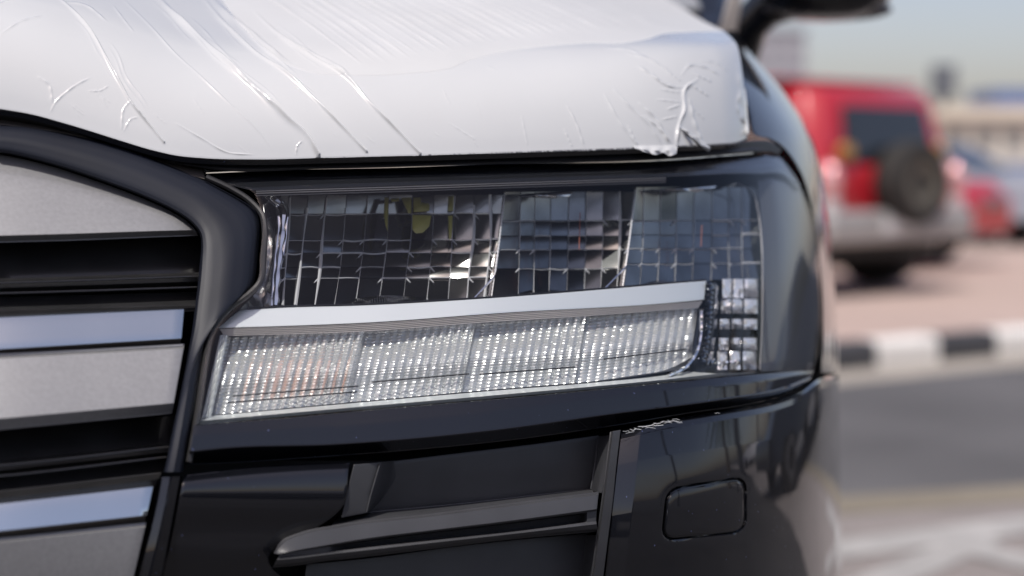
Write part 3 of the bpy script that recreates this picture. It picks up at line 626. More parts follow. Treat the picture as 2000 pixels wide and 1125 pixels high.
# ---- three reflector bowls of smoked facets with bright edges
def bowl_off(px, x0, x1, py, y0, y1):
    a = (np.asarray(px, float) - (x0 + x1) / 2) / ((x1 - x0) / 2); b = (np.asarray(py, float) - (y0 + y1) / 2) / ((y1 - y0) / 2)
    return .094 - .036 * np.clip(a * a, 0, 1.4) - .014 * np.clip(b * b, 0, 1.4)
def floor_y(x): return float(np.interp(x, [540, 555, 700, 950, 1219, 1378, 1400, 1405, 1490], [602, 601, 597, 583, 562, 548, 548, 545, 545]))
bowls = [
 dict(x=(548, 978), y=(380, 600), v=[[(566, 386), (561, 475), (558, 522), (552, 597)], [(602, 386), (592, 472), (586, 527), (577, 597)], [(638, 386), (629, 472), (625, 527), (615, 597)], [(677, 386), (670, 472), (664, 527), (653, 597)],
      [(718, 386), (711, 472), (704, 527), (694, 597)], [(759, 386), (756, 472), (750, 522), (739, 597)], [(806, 385), (802, 472), (795, 522), (787, 594)], [(848, 384), (844, 472), (839, 535), (833, 591)], [(889, 383), (883, 472), (880, 522), (875, 588)],
      [(926, 381), (924, 472), (917, 522), (912, 585)], [(957, 380), (958, 472), (953, 522), (946, 583)]], h=[418, 469, 494, 522, 543], edge=((548, 388), (542, 475), (540, 598)), edge2=((983, 378), (972, 480), (958, 582)), hv=[1, 1, .45, 1, .35]),
 dict(x=(984, 1240), y=(374, 580), v=[[(1017, 380), (1015, 480), (1012, 577)], [(1045, 378), (1044, 480), (1042, 576)], [(1076, 378), (1075, 480), (1072, 573)], [(1111, 377), (1110, 480), (1107, 571)], [(1145, 376), (1144, 480), (1141, 568)], [(1178, 375), (1177, 480), (1173, 566)], [(1211, 374), (1210, 480), (1205, 563)]],
      h=[431, 461, 488, 525], edge=((985, 378), (974, 480), (960, 582)), edge2=((1240, 372), (1228, 470), (1216, 562)), hv=[1, .25, 1, 1]),
 dict(x=(1242, 1484), y=(365, 560), v=[[(1257, 376), (1256, 470), (1250, 559)], [(1290, 373), (1289, 470), (1284, 557)], [(1322, 371), (1321, 470), (1318, 554)], [(1356, 369), (1355, 470), (1352, 551)], [(1391, 367), (1391, 470), (1389, 548)], [(1424, 366), (1423, 470), (1424, 545)], [(1449, 365), (1449, 470), (1450, 545)]],
      h=[431, 459, 486, 515], edge=((1242, 372), (1230, 470), (1218, 562)), edge2=((1458, 364), (1482, 440), (1486, 545)), hv=[1, .3, 1, 1])]
for bi, B in enumerate(bowls):
    V_ = [list(B['edge'])] + B['v'] + [list(B['edge2'])]
    def vx(line, y): q = sorted(line, key=lambda p: p[1]); return float(np.interp(y, [p[1] for p in q], [p[0] for p in q]))
    top = B['y'][0]; ys = [top] + B['h'] + [None]
    for i in range(len(V_) - 1):
        for j in range(len(ys) - 1):
            n = 5; g_ = np.zeros((n, n, 2)); 
            for a_ in range(n):
                for b_ in range(n):
                    fu, fv = a_ / (n - 1), b_ / (n - 1)
                    xm = (vx(V_[i], 480) + vx(V_[i+1], 480)) / 2; yb = ys[j+1] if ys[j+1] is not None else floor_y(xm) + 2
                    y = ys[j] + (yb - ys[j]) * fv; y += (-.010 * (xm - 780) if bi == 0 else -.01 * (xm - 1100)) * 0
                    xl, xr = vx(V_[i], y), vx(V_[i+1], y); g_[a_, b_] = (xl + .8 + (xr - xl - 1.6) * fu, y + (.8 if b_ == 0 else (-.8 if b_ == n - 1 else 0)))
            fu, fv = np.meshgrid(np.linspace(-1, 1, n), np.linspace(-1, 1, n), indexing='ij')
            off = bowl_off(g_[..., 0], *B['x'], g_[..., 1], *B['y']) - .0005 * (1 - fu**2) - .0004 * (1 - fv**2) + fu * random.gauss(0, .00018) + fv * random.gauss(0, .0002 + .0006 * (j >= len(ys) - 2))
            P = unproj(g_[..., 0], g_[..., 1], skin(g_[..., 0], g_[..., 1]) + off)
            Pb = np.concatenate([P.reshape(-1, 3)], 0)
            make_mesh("reflector_facet", Pb, grid_faces(n, n), M['facet'], hl, True, 60)
    mb = MB()
    for k, line in enumerate(B['v']):
        a = resample(line, 22)
        if bi == 0 and k % 2 == 1: a = a[2:]
        wd = .00085 if (bi == 0 and k in (1, 2, 9, 10, 0)) or (bi == 1 and k == 6) else .00018
        mb.tube([pt(x, y, float(bowl_off(x, *B['x'], y, *B['y'])) - .001) for x, y in a], [wd * (1.0 + .5 * math.sin(y / 31.0 + k * 2)) * 1.2 for x, y in a], 5)
    mb.build("reflector_edges", M['edge'], hl); mb = MB()
    for yy, hv in zip(B['h'], B['hv']):
        for i in range(len(V_) - 1):
            if random.random() > hv * .86: continue
            xl, xr = vx(V_[i], yy), vx(V_[i+1], yy); m_ = []
            sag = random.uniform(-1.5, 2.5)
            for q in np.linspace(0, 1, 6):
                x = xl + (xr - xl) * q; y = yy + sag * math.sin(q * math.pi) - (x - (B['x'][0] + B['x'][1]) / 2) * .006; m_.append(pt(x, y, float(bowl_off(x, *B['x'], y, *B['y'])) - .0012))
            mb.tube(m_, random.choice([.00022, .0003, .0004, .0006, .0011 if bi else .0007]), 5)
            # short cast step at the crossing
            if random.random() < .6:
                dx = -9 if i < len(V_) / 2 else 9
                mb.tube([pt(xl, yy, float(bowl_off(xl, *B['x'], yy, *B['y'])) - .0012), pt(xl + dx, yy + 9, float(bowl_off(xl, *B['x'], yy, *B['y'])) - .004)], [.0008, .0004], 5)
    mb.build("reflector_steps", M['edge'], hl)
# bowl dividers (fine beaded edge)
for e in (((985, 378), (974, 480), (960, 582)), ((1241, 370), (1229, 470), (1216, 562))):
    a = resample(e, 60); mb = MB()
    mb.tube([pt(x, y, .046 + .0006 * (i % 2)) for i, (x, y) in enumerate(a)], [.0011 if i % 2 else .0006 for i in range(60)], 5)
    mb.build("bowl_divider", M['edge'], hl)
    mb = MB(); mb.tube([pt(a[46][0] + 2, a[46][1], .046), pt(a[59][0] - 36, a[59][1] + 3, .040)], .0009, 5); mb.build("bowl_strut", M['bright'], hl)
# lower serrated scoops
for (x0, x1, yt, nt) in ((660, 862, 577, 42), (1000, 1110, 566, 24), (1222, 1350, 547, 22)):
    xs = np.linspace(x0, x1, nt * 4 + 1); rows_ = []
    for q in np.linspace(0, 1, 5):
        yb = np.array([floor_y(x) - 3 for x in xs]); arch = np.sin(np.pi * np.clip((xs - x0) / (x1 - x0), 0, 1)) ** .7
        y = yb + (yt - yb) * arch * q; of = .05 + .02 * q + .0016 * np.sin(np.arange(len(xs)) * math.pi / 2) * (1 - q); rows_.append(unproj(xs, y, skin(xs, y) + of))
    make_mesh("lower_reflector", np.array(rows_).reshape(-1, 3), grid_faces(5, len(xs)), M['blade'], hl, True, 30)
# upper caps of the outer bowls and the bright column at the inner end
for pts in ([(1000, 384), (1030, 378), (1075, 376), (1120, 373), (1112, 384), (1096, 383), (1085, 388), (1060, 386), (1030, 386)], [(1262, 372), (1300, 368), (1350, 365), (1400, 361), (1398, 367), (1376, 370), (1360, 376), (1340, 371), (1300, 374)], [(1415, 364), (1432, 356), (1440, 357), (1434, 364)]):
    fillpoly("bowl_cap", pts, M['blade'], hl, off=.042, dome=.006, n=40, rnd=.6, back=.006)
mb = MB()
for x0, x1, x2, r in ((528, 540, 534, .0016), (540, 548, 541, .0030), (551, 556, 545, .0011)):
    mb.tube(line_pts([(x0 - 14, 384), (x0 + 8, 400), (x1 + 4, 440), (x1, 480), (x2, 540), (x2 - 4, 598)], .034, 40), [r * (1 + .25 * math.sin(i * .9)) for i in range(40)], 8)
mb.build("inner_column", M['blade'], hl)
fillpoly("lamp_clip", [(512, 582), (522, 572), (536, 580), (528, 600), (512, 600)], M['backing'], hl, off=.03, dome=.004, n=30, rnd=1, back=.012)
loft("inner_wall", [([(515, 400), (522, 480), (508, 560), (470, 603)], .014), ([(530, 395), (540, 480), (534, 560), (545, 604)], .045)], M['smoke'], hl, nu=30, back=.01)
# olive plates: a yellow-green reflection in the facets, painted in
for pts in ([(752, 386), (800, 385), (800, 416), (806, 440), (840, 440), (842, 388), (835, 386), (838, 420), (762, 418)],):
    pass
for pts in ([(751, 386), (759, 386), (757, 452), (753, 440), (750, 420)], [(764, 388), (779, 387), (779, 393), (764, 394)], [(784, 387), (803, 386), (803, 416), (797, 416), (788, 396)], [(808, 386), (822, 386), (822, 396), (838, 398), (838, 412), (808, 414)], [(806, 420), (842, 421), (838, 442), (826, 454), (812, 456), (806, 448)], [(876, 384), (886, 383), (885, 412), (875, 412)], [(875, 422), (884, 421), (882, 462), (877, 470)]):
    fillpoly("painted_reflection", pts, M['olive'], hl, off=.066, dome=.002, n=32, rnd=.5, back=.004)
# amber filaments in bowls two and three
mb = MB()
for x, y0, y1 in ((1133, 415, 488), (1371, 440, 482)) : mb.tube([pt(x, y0, .06), pt(x - 2, y1, .06)], .00035, 5)
mb.build("bulb_filament", mat("dull_red", (.30, .07, .03), .5), hl)
# bright side reflector right of the bar
xs = [1407, 1429, 1452, 1481]; yr = [(545, 582), (584, 612), (623, 643), (660, 684), (686, 722)]
for j, (ya, yb) in enumerate(yr):
    for i in range(3):
        n = 5; fu, fv = np.meshgrid(np.linspace(0, 1, n), np.linspace(0, 1, n), indexing='ij'); x = xs[i] + 1.5 + (xs[i+1] - xs[i] - 3) * fu - 4 * (j - 1) * .6 * (1 - i / 3); y = ya + (yb - ya) * fv
        of = .040 - .006 * np.sin(np.pi * fu) * np.sin(np.pi * fv) + random.gauss(0, .006) * (fu - .5) + random.gauss(0, .008) * (fv - .5) + .003 * np.sin((fu * 2 + fv) * 6)
        make_mesh("side_reflector_facet", unproj(x, y, skin(x, y) + of).reshape(-1, 3), grid_faces(n, n), M['side'], hl, True, 40)
mb = MB()
for k in range(9): mb.tube([pt(1380 + k * 8, 712 - k * 1.0, .028), pt(1388 + k * 6.5, 700 + k * 1.6, .036)], .0012, 5)
mb.build("side_reflector_rib", M['bright'], hl)
mb = MB(); mb.tube(line_pts([(1440, 358), (1470, 375), (1480, 410), (1487, 470), (1489, 560), (1488, 640), (1484, 722)], .030, 50), .0005, 6); mb.build("window_frame", M['backing'], hl)

# ------------------------------------------------------------------ fender, bumper, intake
sil = lambda y: float(_sil(y)) - 1
fl = [(1420, 60), (1436, 110), (1452, 170), (1464, 225), (1472, 262), (1500, 270), (1530, 288), (1556, 322), (1574, 362), (1588, 420), (1598, 490), (1605, 570), (1606, 640), (1604, 690), (1602, 728)]
yf = [p[1] for p in fl]
def frow(w): return [(p[0] * (1 - w) + max(sil(p[1]), p[0] + 2) * w, p[1]) for p in fl]
ext = [(.012, .15, 0), (.018, .5, 0), (.01, 1.0, 0.01)]
def vertical_loft(name, left, right, m, parent, cols=14, dens=6, back=.02, o0=0.0, ext=ext, lip=.006):
    k = len(left); t = np.arange(k, dtype=float); tt = np.linspace(0, k - 1, (k - 1) * dens + 1)
    f_ = lambda p: np.stack([pchip_any(t, np.asarray(p, float)[:, 0], tt), pchip_any(t, np.asarray(p, float)[:, 1], tt)], -1)
    a, b = f_(left), f_(right); A = []; O = []
    for w, of in [(0, back)] + [(0, lip), (.012, .0012)] + [(q, 0) for q in np.linspace(.04, 1, cols)]: A.append(a * (1 - w) + b * w); O.append(np.full(len(tt), o0 + of))
    A = np.array(A); O = np.array(O); P = unproj(A[..., 0], A[..., 1], skin(A[..., 0], A[..., 1]) + O)
    P = np.concatenate([P] + [P[-1:] + np.array(e) for e in ext], 0)
    # turn the top and bottom edges inwards
    P = np.concatenate([P[:, :1] + np.array([0, back, 0.0]), P, P[:, -1:] + np.array([0, back, 0.0])], 1)
    return make_mesh(name, P.reshape(-1, 3), grid_faces(*P.shape[:2]), m, parent, True, 35)
vertical_loft("fender", fl, [(max(sil(p[1]), p[0] + 2), p[1]) for p in fl], M['paint'], car, cols=18)
# bumper corner (right of the intake), top edge follows the lamp lip
bt = [(1214, 841), (1300, 821), (1400, 804), (1500, 786), (1560, 766), (1592, 744), (1610, 736), (1625, 733), (1638, 731)]
bb = [(1165, 1400), (1290, 1400), (1400, 1400), (1500, 1400), (1560, 1400), (1600, 1400), (1622, 1400), (1636, 1400), (1645, 1400)]
def bmix(w): 
    out = []
    for a_, b_ in zip(bt, bb):
        y = a_[1] * (1 - w) + b_[1] * w; fx = (a_[0] - 1214) / (1638 - 1214); x0 = 1214 - (y - 841) * .112; out.append((x0 + fx * (sil(y) - 1 - x0), y))
    return out
loft_rows = [(bmix(w), of) for w, of in ((0, .016), (.012, .003), (.03, 0), (.12, -.002), (.3, -.002), (.5, 0), (.75, .0), (1, .0))]
def loft_st(name, rows, m, parent, dens=10, sub=6, back=.02, ext=None, left_back=.03, left_prof=None):
    k = len(rows[0][0]); t = np.arange(k, dtype=float); tt = np.linspace(0, k - 1, (k - 1) * dens + 1); R = []
    for poly, of in rows:
        p = np.asarray(poly, float); R.append((np.stack([pchip_any(t, p[:, 0], tt), pchip_any(t, p[:, 1], tt)], -1), of))
    A = [R[0][0]]; O = [np.full(len(tt), R[0][1] + back)]
    for i in range(len(R) - 1):
        for q in np.linspace(0, 1, sub, endpoint=False): A.append(R[i][0]*(1-q) + R[i+1][0]*q); O.append(np.full(len(tt), R[i][1]*(1-q) + R[i+1][1]*q))
    A.append(R[-1][0]); O.append(np.full(len(tt), R[-1][1])); A = np.array(A); O = np.array(O)
    if left_prof is not None: O = O + left_prof(A[..., 0], A[..., 1])
    P = unproj(A[..., 0], A[..., 1], skin(A[..., 0], A[..., 1]) + O)
    if left_back: P = np.concatenate([P[:, :1] + np.array([0, left_back, 0]), P], 1)
    if ext: P = np.concatenate([P] + [P[:, -1:] + np.array(e) for e in ext], 1)
    return make_mesh(name, P.reshape(-1, 3), grid_faces(*P.shape[:2]), m, parent, True, 35)
def crease(px, py):                                    # flat leading facet beside the intake
    x0 = 1214 - (py - 841) * .112; d = px - x0; return np.where(d < 38, (38 - d) * .00022, 0.0)
def seg_dist(X, Y, poly):
    b = np.full(X.shape, 1e9)
    for p, q in zip(poly[:-1], poly[1:]):
        d = q - p; t = np.clip(((X - p[0]) * d[0] + (Y - p[1]) * d[1]) / ((d * d).sum() + 1e-9), 0, 1); b = np.minimum(b, np.hypot(X - p[0] - t * d[0], Y - p[1] - t * d[1]))
    return b
def rrect(x0, y0, x1, y1, x2, y2, x3, y3, r):
    c = [np.array(p, float) for p in ((x0, y0), (x1, y1), (x2, y2), (x3, y3))]; out = []
    for i in range(4):
        p, a, b = c[i], c[i-1], c[(i+1) % 4]; da = (a - p) / np.linalg.norm(a - p); db = (b - p) / np.linalg.norm(b - p)
        for q in np.linspace(0, 1, 7): w0, w1, w2 = (1-q)**2, 2*q*(1-q), q*q; out.append(tuple((p + da*r)*w0 + p*w1 + (p + db*r)*w2))
    return out
wc = rrect(1304, 957, 1455, 933, 1455, 1036, 1294, 1054, 26)
wcp = np.array(wc + [wc[0]])
def bump_relief(px, py):
    d = seg_dist(px, py, wcp); return crease(px, py) + .0065 * np.exp(-(d / 2.6) ** 4) + .0007 * np.exp(-(d / 9.0) ** 2)
bump = loft_st("bumper", loft_rows, M['paint'], car, ext=ext, left_prof=bump_relief, dens=80, sub=44)
# washer cover in the bumper
c_ = np.mean(np.array(wc), 0); wi = [tuple(c_ + (np.array(p) - c_) * .968) for p in wc]
fillpoly("washer_cover", wi, M['paint'], bump, off=.0002, dome=.0006, rnd=1.6, back=.008)
# left gloss panel of the bumper
loft("bumper_side", [([(362, 930), (430, 922), (500, 915), (590, 909), (681, 906)], .010), ([(358, 945), (430, 938), (500, 932), (590, 926), (678, 922)], .001), ([(350, 985), (430, 985), (500, 985), (590, 985), (670, 985)], .002), ([(340, 1035), (400, 1035), (480, 1035), (560, 1035), (618, 1030)], .008), ([(332, 1075), (380, 1080), (430, 1085), (480, 1085), (545, 1062)], .010), ([(322, 1115), (370, 1125), (420, 1130), (470, 1128), (530, 1112)], .014), ([(300, 1230), (380, 1230), (450, 1230), (540, 1230), (640, 1200)], .022), ([(270, 1400), (380, 1400), (450, 1400), (540, 1400), (640, 1400)], .02)],
     M['paint'], car, nu=60, sub=5, back=.03, rsmooth=True)
# intake
it = make_mesh("intake", [pt(0, 0)] * 3, [(0, 1, 2)], M['dark'], None); bpy.data.objects.remove(it)
it = loft("intake", [([(742, 905), (900, 886), (1050, 868), (1168, 852)], .040), ([(762, 945), (900, 930), (1050, 912), (1163, 897)], .044), ([(722, 1002), (900, 983), (1050, 966), (1154, 955)], .050)], M['plastic'], car, nu=50, sub=6, back=.02)
it["label"] = "dark grey grained air intake insert with a slotted fin"
loft("intake_wall", [([(692, 908), (684, 940), (674, 985), (668, 1010)], .006), ([(742, 904), (732, 940), (722, 975), (716, 1001)], .014), ([(772, 900), (770, 935), (757, 958), (722, 1001)], .042)], M['plastic'], it, nu=30, sub=4, back=.01, rnd=1)
loft("intake_wall", [([(1168, 853), (1163, 897), (1154, 956)], .042), ([(1195, 850), (1182, 897), (1166, 962)], .012), ([(1196, 845), (1190, 897), (1176, 962)], .004)], M['plastic'], it, nu=30, sub=4, back=.01, rnd=1)
loft("intake_flange", [([(1193, 845), (1186, 900), (1176, 980), (1166, 1050), (1150, 1180), (1130, 1400)], .004), ([(1197, 844), (1190, 900), (1180, 980), (1170, 1050), (1154, 1180), (1134, 1400)], -.002), ([(1210, 842), (1203, 900), (1195, 980), (1186, 1050), (1170, 1180), (1148, 1400)], .001)], M['plastic'], it, nu=40, sub=4, back=.03)
loft("fin_top", [([(660, 1008), (716, 1002), (900, 985), (1050, 968), (1155, 956)], .048), ([(648, 1028), (668, 1024), (850, 1003), (1050, 976), (1158, 962)], .004)], M['plastic'], it, nu=50, sub=4, back=.005, rnd=1.5)
mb = MB(); mb.tube(line_pts([(716, 1001), (900, 984), (1050, 967), (1153, 956)], .0475, 50), .0007, 8); mb.build("recess_edge", M['plastic'], it)
mb = MB(); mb.tube(line_pts([(1168, 856), (1163, 897), (1154, 955)], .041, 30), .0006, 8); mb.build("recess_edge", M['plastic'], it)
mb = MB(); mb.tube(line_pts([(742, 906), (732, 940), (722, 975), (716, 1000)], .013, 30), .0005, 8); mb.build("recess_edge", M['plastic'], it)
ft = [(536, 1080), (550, 1058), (584, 1042), (668, 1025), (850, 1004), (1000, 984), (1168, 962)]
s1 = [(548, 1082), (590, 1075), (626, 1070), (710, 1056), (850, 1038), (1000, 1020), (1164, 998)]
s2 = [(545, 1088), (590, 1084), (626, 1080), (720, 1069), (850, 1055), (1000, 1039), (1163, 1018)]
fb = [(535, 1107), (580, 1103), (626, 1096), (700, 1088), (850, 1070), (1000, 1052), (1166, 1037)]
dip = lambda of: (lambda u: -.002 + (of + .002) * (np.clip((u - .16) / .05, 0, 1) * np.clip((.968 - u) / .012, 0, 1)))
mid = lambda a, b, w: [(p[0]*(1-w) + q[0]*w, p[1]*(1-w) + q[1]*w) for p, q in zip(a, b)]
loft_fin = [(ft, .003), (mid(ft, s1, .12), -.002), (mid(ft, s1, .9), -.006), (s1, dip(-.004)), (mid(s1, s2, .15), dip(.016)), (mid(s1, s2, .85), dip(.018)), (s2, dip(-.004)), (mid(s2, fb, .3), -.006), (mid(s2, fb, .8), -.002), (fb, .008)]
loft("fin", loft_fin, M['plastic'], it, nu=110, sub=4, back=.03, rnd=1.5, smooth=True)
loft("intake_panel", [([(600, 1104), (720, 1092), (900, 1068), (1050, 1052), (1148, 1044)], .044), ([(590, 1180), (1140, 1160)], .036), ([(590, 1400), (1120, 1400)], .036)], M['plastic'], it, nu=40, sub=4, back=.01)
loft("intake_wall", [([(1145, 1046), (1138, 1125), (1115, 1400)], .040), ([(1166, 1046), (1156, 1125), (1136, 1400)], .006)], M['plastic'], it, nu=20, sub=3, back=.01, rnd=1)
# scraps of film left on the bumper's top edge
mb = MB()
for k in range(22):
    x = 1214 + abs(random.gauss(0, 45)) if k < 15 else random.uniform(1214, 1420); y = float(np.interp(x, [1214, 1300, 1400, 1500], [842, 822, 805, 787])) + random.uniform(-1, 5) * (1 if k < 14 else .15)
    p = [pt(x + random.uniform(-2, 2) + q * random.uniform(2, 9) , y + random.uniform(-2.5, 2.5), -.004 - random.random() * .002) for q in range(3)]; mb.tube(p, random.uniform(.00012, .00034), 4)
mb.build("film_scrap", M['film'], bump)["kind"] = "stuff"

# ------------------------------------------------------------------ mirror, windscreen, cabin, wheel
DM = 2.75
def mp(px, py, d): return unproj(px, py, d)
mir = None
def superring(cx, cyy, rx, ry, d, n=28, e=2.8):
    out = []
    for t in np.linspace(0, 2*math.pi, n, endpoint=False):
        c, s_ = math.cos(t), math.sin(t); out.append(mp(cx + rx * math.copysign(abs(c) ** (2/e), c), cyy + ry * math.copysign(abs(s_) ** (2/e), s_), d))
    return out
mb = MB()
mb.ring([superring(1612, -75, w * 142, w * 118, DM + dd) for w, dd in ((.25, -.105), (.62, -.095), (.86, -.07), (.97, -.03), (1.0, .03), (.99, .08), (.93, .10))])
mir = mb.build("side_mirror", M['paint'], car); 
mb = MB()
mb.ring([superring(1615, 18, a_ * 128, b_ * 24, DM + dd, 24, 2.2) for a_, b_, dd in ((.80, .4, -.04), (.97, .8, -.01), (1.0, 1.0, .04), (.96, .95, .09))])
mb.build("mirror_base", mat("ground_lit_underside", (.13, .115, .105), .5), mir)  # ground light on the underside is put into this brown-grey
mb = MB()
mb.tube([mp(1560, -10, DM), mp(1500, 10, DM + .02), mp(1465, 45, DM + .05), mp(1440, 110, DM + .10)], [.035, .032, .03, .034], 12)
mb.build("mirror_arm", M['paint'], mir)
mb = MB(); a = [mp(1405, 70, 2.72), mp(1440, 66, 2.70), mp(1452, -20, 2.66), mp(1428, -20, 2.68)]
mb.add(a + [p + np.array([0, .03, 0]) for p in a], [(0,1,2,3), (4,7,6,5), (0,4,5,1), (1,5,6,2), (2,6,7,3), (3,7,4,0)]); mb.build("trim_highlight", mat("highlight_beige", (.62, .56, .50), .35), mir, bevel=.004)  # beige plate paints the reflected highlight on the mirror trim
sg = MB()                                           # windscreen and cabin
ws = [(-1.55, 2.95, 1.36), (0.30, 2.95, 1.36), (0.16, 3.65, 1.86), (-1.41, 3.65, 1.86)]
sg.add(ws + [(x, y + .02, z - .02) for x, y, z in ws], [(0,1,2,3), (4,7,6,5), (0,4,5,1), (1,5,6,2), (2,6,7,3), (3,7,4,0)])
sg.build("windscreen", mat("windscreen_glass", (.25, .26, .27), .05, 0, 1.0), car, False)
cb = MB(); cb.prism([(2.92, 1.05), (2.92, 1.33), (3.0, 1.36), (3.66, 1.86), (3.8, 1.90), (6.2, 1.90), (6.6, 1.4), (6.65, .55), (2.92, .55)], 'x', -1.60, 0.36)
cb.build("cabin", M['paint'], car, True, bevel=.03)
sd = MB(); 
sd.box(-1.60, .395, 2.9, 6.6, .45, 1.06); sd.build("side_panel", M['paint'], car, bevel=.05)
wh = MB()
wh.ring([[(x, 2.72 + r * math.cos(t), .37 + r * math.sin(t)) for t in np.linspace(0, 2*math.pi, 36, endpoint=False)] for x, r in ((.10, .26), (.09, .34), (.13, .36), (.32, .36), (.36, .34), (.35, .24))])
wh.build("wheel", M['tyre'], car)
af = MB(); af.ring([[(x, 2.72 + r * math.cos(t), .42 + r * math.sin(t)) for x, r in ((.28, .38), (.396, .39), (.405, .425), (.394, .45), (.28, .48))] for t in np.linspace(-.4, math.pi + .4, 40)], cap=False)
af.build("wheel_arch", M['paint'], car)

# ------------------------------------------------------------------ vehicles in the background
def wheel(parent, x, y, r, w, side):
    mb = MB(); mb.ring([[(x + q, y + rr * math.cos(t), r + rr * math.sin(t)) for t in np.linspace(0, 2*math.pi, 24, endpoint=False)] for q, rr in ((-w/2, r*.7), (-w/2, r*.96), (-w*.3, r), (w*.3, r), (w/2, r*.96), (w/2, r*.7))])
    t = mb.build("wheel", M['tyre'], parent)
    mb = MB(); s = side; mb.ring([[(x + s*w*q, y + rr * math.cos(a), r + rr * math.sin(a)) for a in np.linspace(0, 2*math.pi, 20, endpoint=False)] for q, rr in ((.40, r*.66), (.52, r*.62), (.46, r*.2), (.5, r*.12))])
    mb.build("rim", M['silver'], t)
def copy_tree(o, parent=None):
    c = o.copy(); COL.objects.link(c)
    if parent is not None: c.parent = parent
    for ch in list(o.children): copy_tree(ch, c)
    return c
red = mat("red_paint", (0.42, 0.012, 0.022), 0.35, 0, 0.8, noise=(1, .06))
grey_b = mat("bumper_grey", (0.36, 0.35, 0.34), 0.4, .3, noise=(3, .1))
def make_offroader():
    """heads along +y, rear at y = 0, centred on x = 0, ground z = 0"""
    r = empty("offroad_car", (0, 0, 0)); W = .93
    mb = MB()
    def ringx(z, y0, y1, w): 
        c = .12; return [(-w + c, y0, z), (w - c, y0, z), (w, y0 + c, z), (w, y1 - c, z), (w - c, y1, z), (-w + c, y1, z), (-w, y1 - c, z), (-w, y0 + c, z)]
    mb.ring([ringx(.52, .12, 4.45, W - .03), ringx(.62, .06, 4.52, W), ringx(1.02, .04, 4.52, W), ringx(1.12, .07, 4.44, W - .03), ringx(1.16, .10, 4.35, W - .06)]); 
    mb.build("body", red, r, True, bevel=.03)
    mb = MB(); mb.ring([ringx(1.13, .10, 3.15, W - .05), ringx(1.30, .13, 3.05, W - .07), ringx(1.70, .22, 2.75, W - .13), ringx(1.79, .30, 2.65, W - .18), ringx(1.82, .45, 2.5, W - .32)]); mb.build("cabin", red, r, True, bevel=.03)
    mb = MB(); mb.prism([(-.56, 1.14), (.60, 1.14), (.54, 1.64), (-.50, 1.64)], 'y', .06, .115); o = mb.build("rear_window", M['glass'], r, bevel=.03)
    for v in o.data.vertices: v.co.y += (v.co.z - 1.14) * .19
    for s in (-1, 1):
        mb = MB(); mb.prism([(.42, 1.20), (.95, 1.20), (.95, 1.62), (.52, 1.62)], 'x', s * (W - .13), s * (W - .035)); mb.build("side_window", M['glass'], r, bevel=.02)
        mb = MB(); mb.prism([(1.1, 1.20), (2.9, 1.20), (2.65, 1.62), (1.1, 1.62)], 'x', s * (W - .13), s * (W - .035)); mb.build("side_window", M['glass'], r, bevel=.02)
        mb = MB(); mb.ring([[(s * .80 + q * math.cos(t) * .085, y, 1.0 + q * math.sin(t) * .16) for t in np.linspace(0, 2*math.pi, 20, endpoint=False)] for q, y in ((1.0, .06), (1.0, .02), (.8, -.02), (.3, -.035))]); mb.build("tail_light", mat("tail_light_glint", (.78, .42, .42), .12, .3, 1), r); mb = MB(); mb.box(s * .80 - .07, s * .80 + .07, -.02, .06, .74, .84); mb.build("reverse_light", mat("reverse_light_glint", (.85, .84, .82), .12, .4, 1), r, bevel=.015)  # lamps painted pale for their sun glint; reverse light added for it
        mb = MB(); mb.ring([[(s * .60 + q * math.cos(t) * .07, y + .02, 1.24 + q * math.sin(t) * .07) for t in np.linspace(0, 2*math.pi, 20, endpoint=False)] for q, y in ((1.0, .06), (1.0, .0), (.5, -.01))]); mb.build("marker_sticker", mat("amber_sticker", (.40, .22, .06), .5), r)
        for y in (.85, 3.55): wheel(r, s * (W - .12), y, .40, .27, s)
        mb = MB(); mb.ring([[(s * x, .85 + q * math.cos(t), .42 + q * math.sin(t)) for x, q in ((W - .25, .44), (W + .03, .45), (W + .04, .52), (W - .25, .54))] for t in np.linspace(-.25, math.pi + .25, 24)], cap=False); mb.build("wheel_arch", grey_b, r)
    mb = MB(); mb.box(-W, W, -.10, .16, .46, .74); mb.build("rear_bumper", grey_b, r, bevel=.06)
    mb = MB(); mb.box(-.30, .05, -.115, -.09, .55, .67); mb.build("number_plate", mat("plate_white", (.6, .6, .6), .4), r, bevel=.004)
    mb = MB(); mb.box(-.80, .80, .2, 4.3, .30, .54); mb.build("underbody", M['dark'], r, bevel=.05)
    cx, cz = .06, .97
    mb = MB(); mb.ring([[(cx + q * math.cos(t), y, cz + q * math.sin(t)) for t in np.linspace(0, 2*math.pi, 40, endpoint=False)] for q, y in ((.25, .05), (.345, .03), (.365, -.03), (.365, -.17), (.345, -.215), (.25, -.23), (.21, -.19))]); sp = mb.build("spare_wheel", mat("tyre_dusty", (.022, .020, .018), .85), r)
    mb = MB(); mb.ring([[(cx + q * math.cos(t), y, cz + q * math.sin(t)) for t in np.linspace(0, 2*math.pi, 28, endpoint=False)] for q, y in ((.23, -.17), (.21, -.215), (.12, -.20), (.10, -.12), (.02, -.12))]); mb.build("rim", mat("spare_rim", (.12, .108, .085), .5, .2), sp)
    mb = MB(); mb.box(-.9, .9, .5, 2.3, 1.84, 1.87); mb.build("roof_panel", red, r, bevel=.01)
    return r
FJ = make_offroader()
tag(FJ, "red boxy off-road car with a spare wheel on its tailgate, parked on pink paving", "car", "red cars parked beyond the kerb")
yawF = math.radians(44)                            # heading left and away from the camera
cen = unproj(1752, 540, 15.2); FJ.location = (cen[0], cen[1], .02); FJ.rotation_euler = (0, 0, yawF); FJ.scale = (1.10, .95, .945)

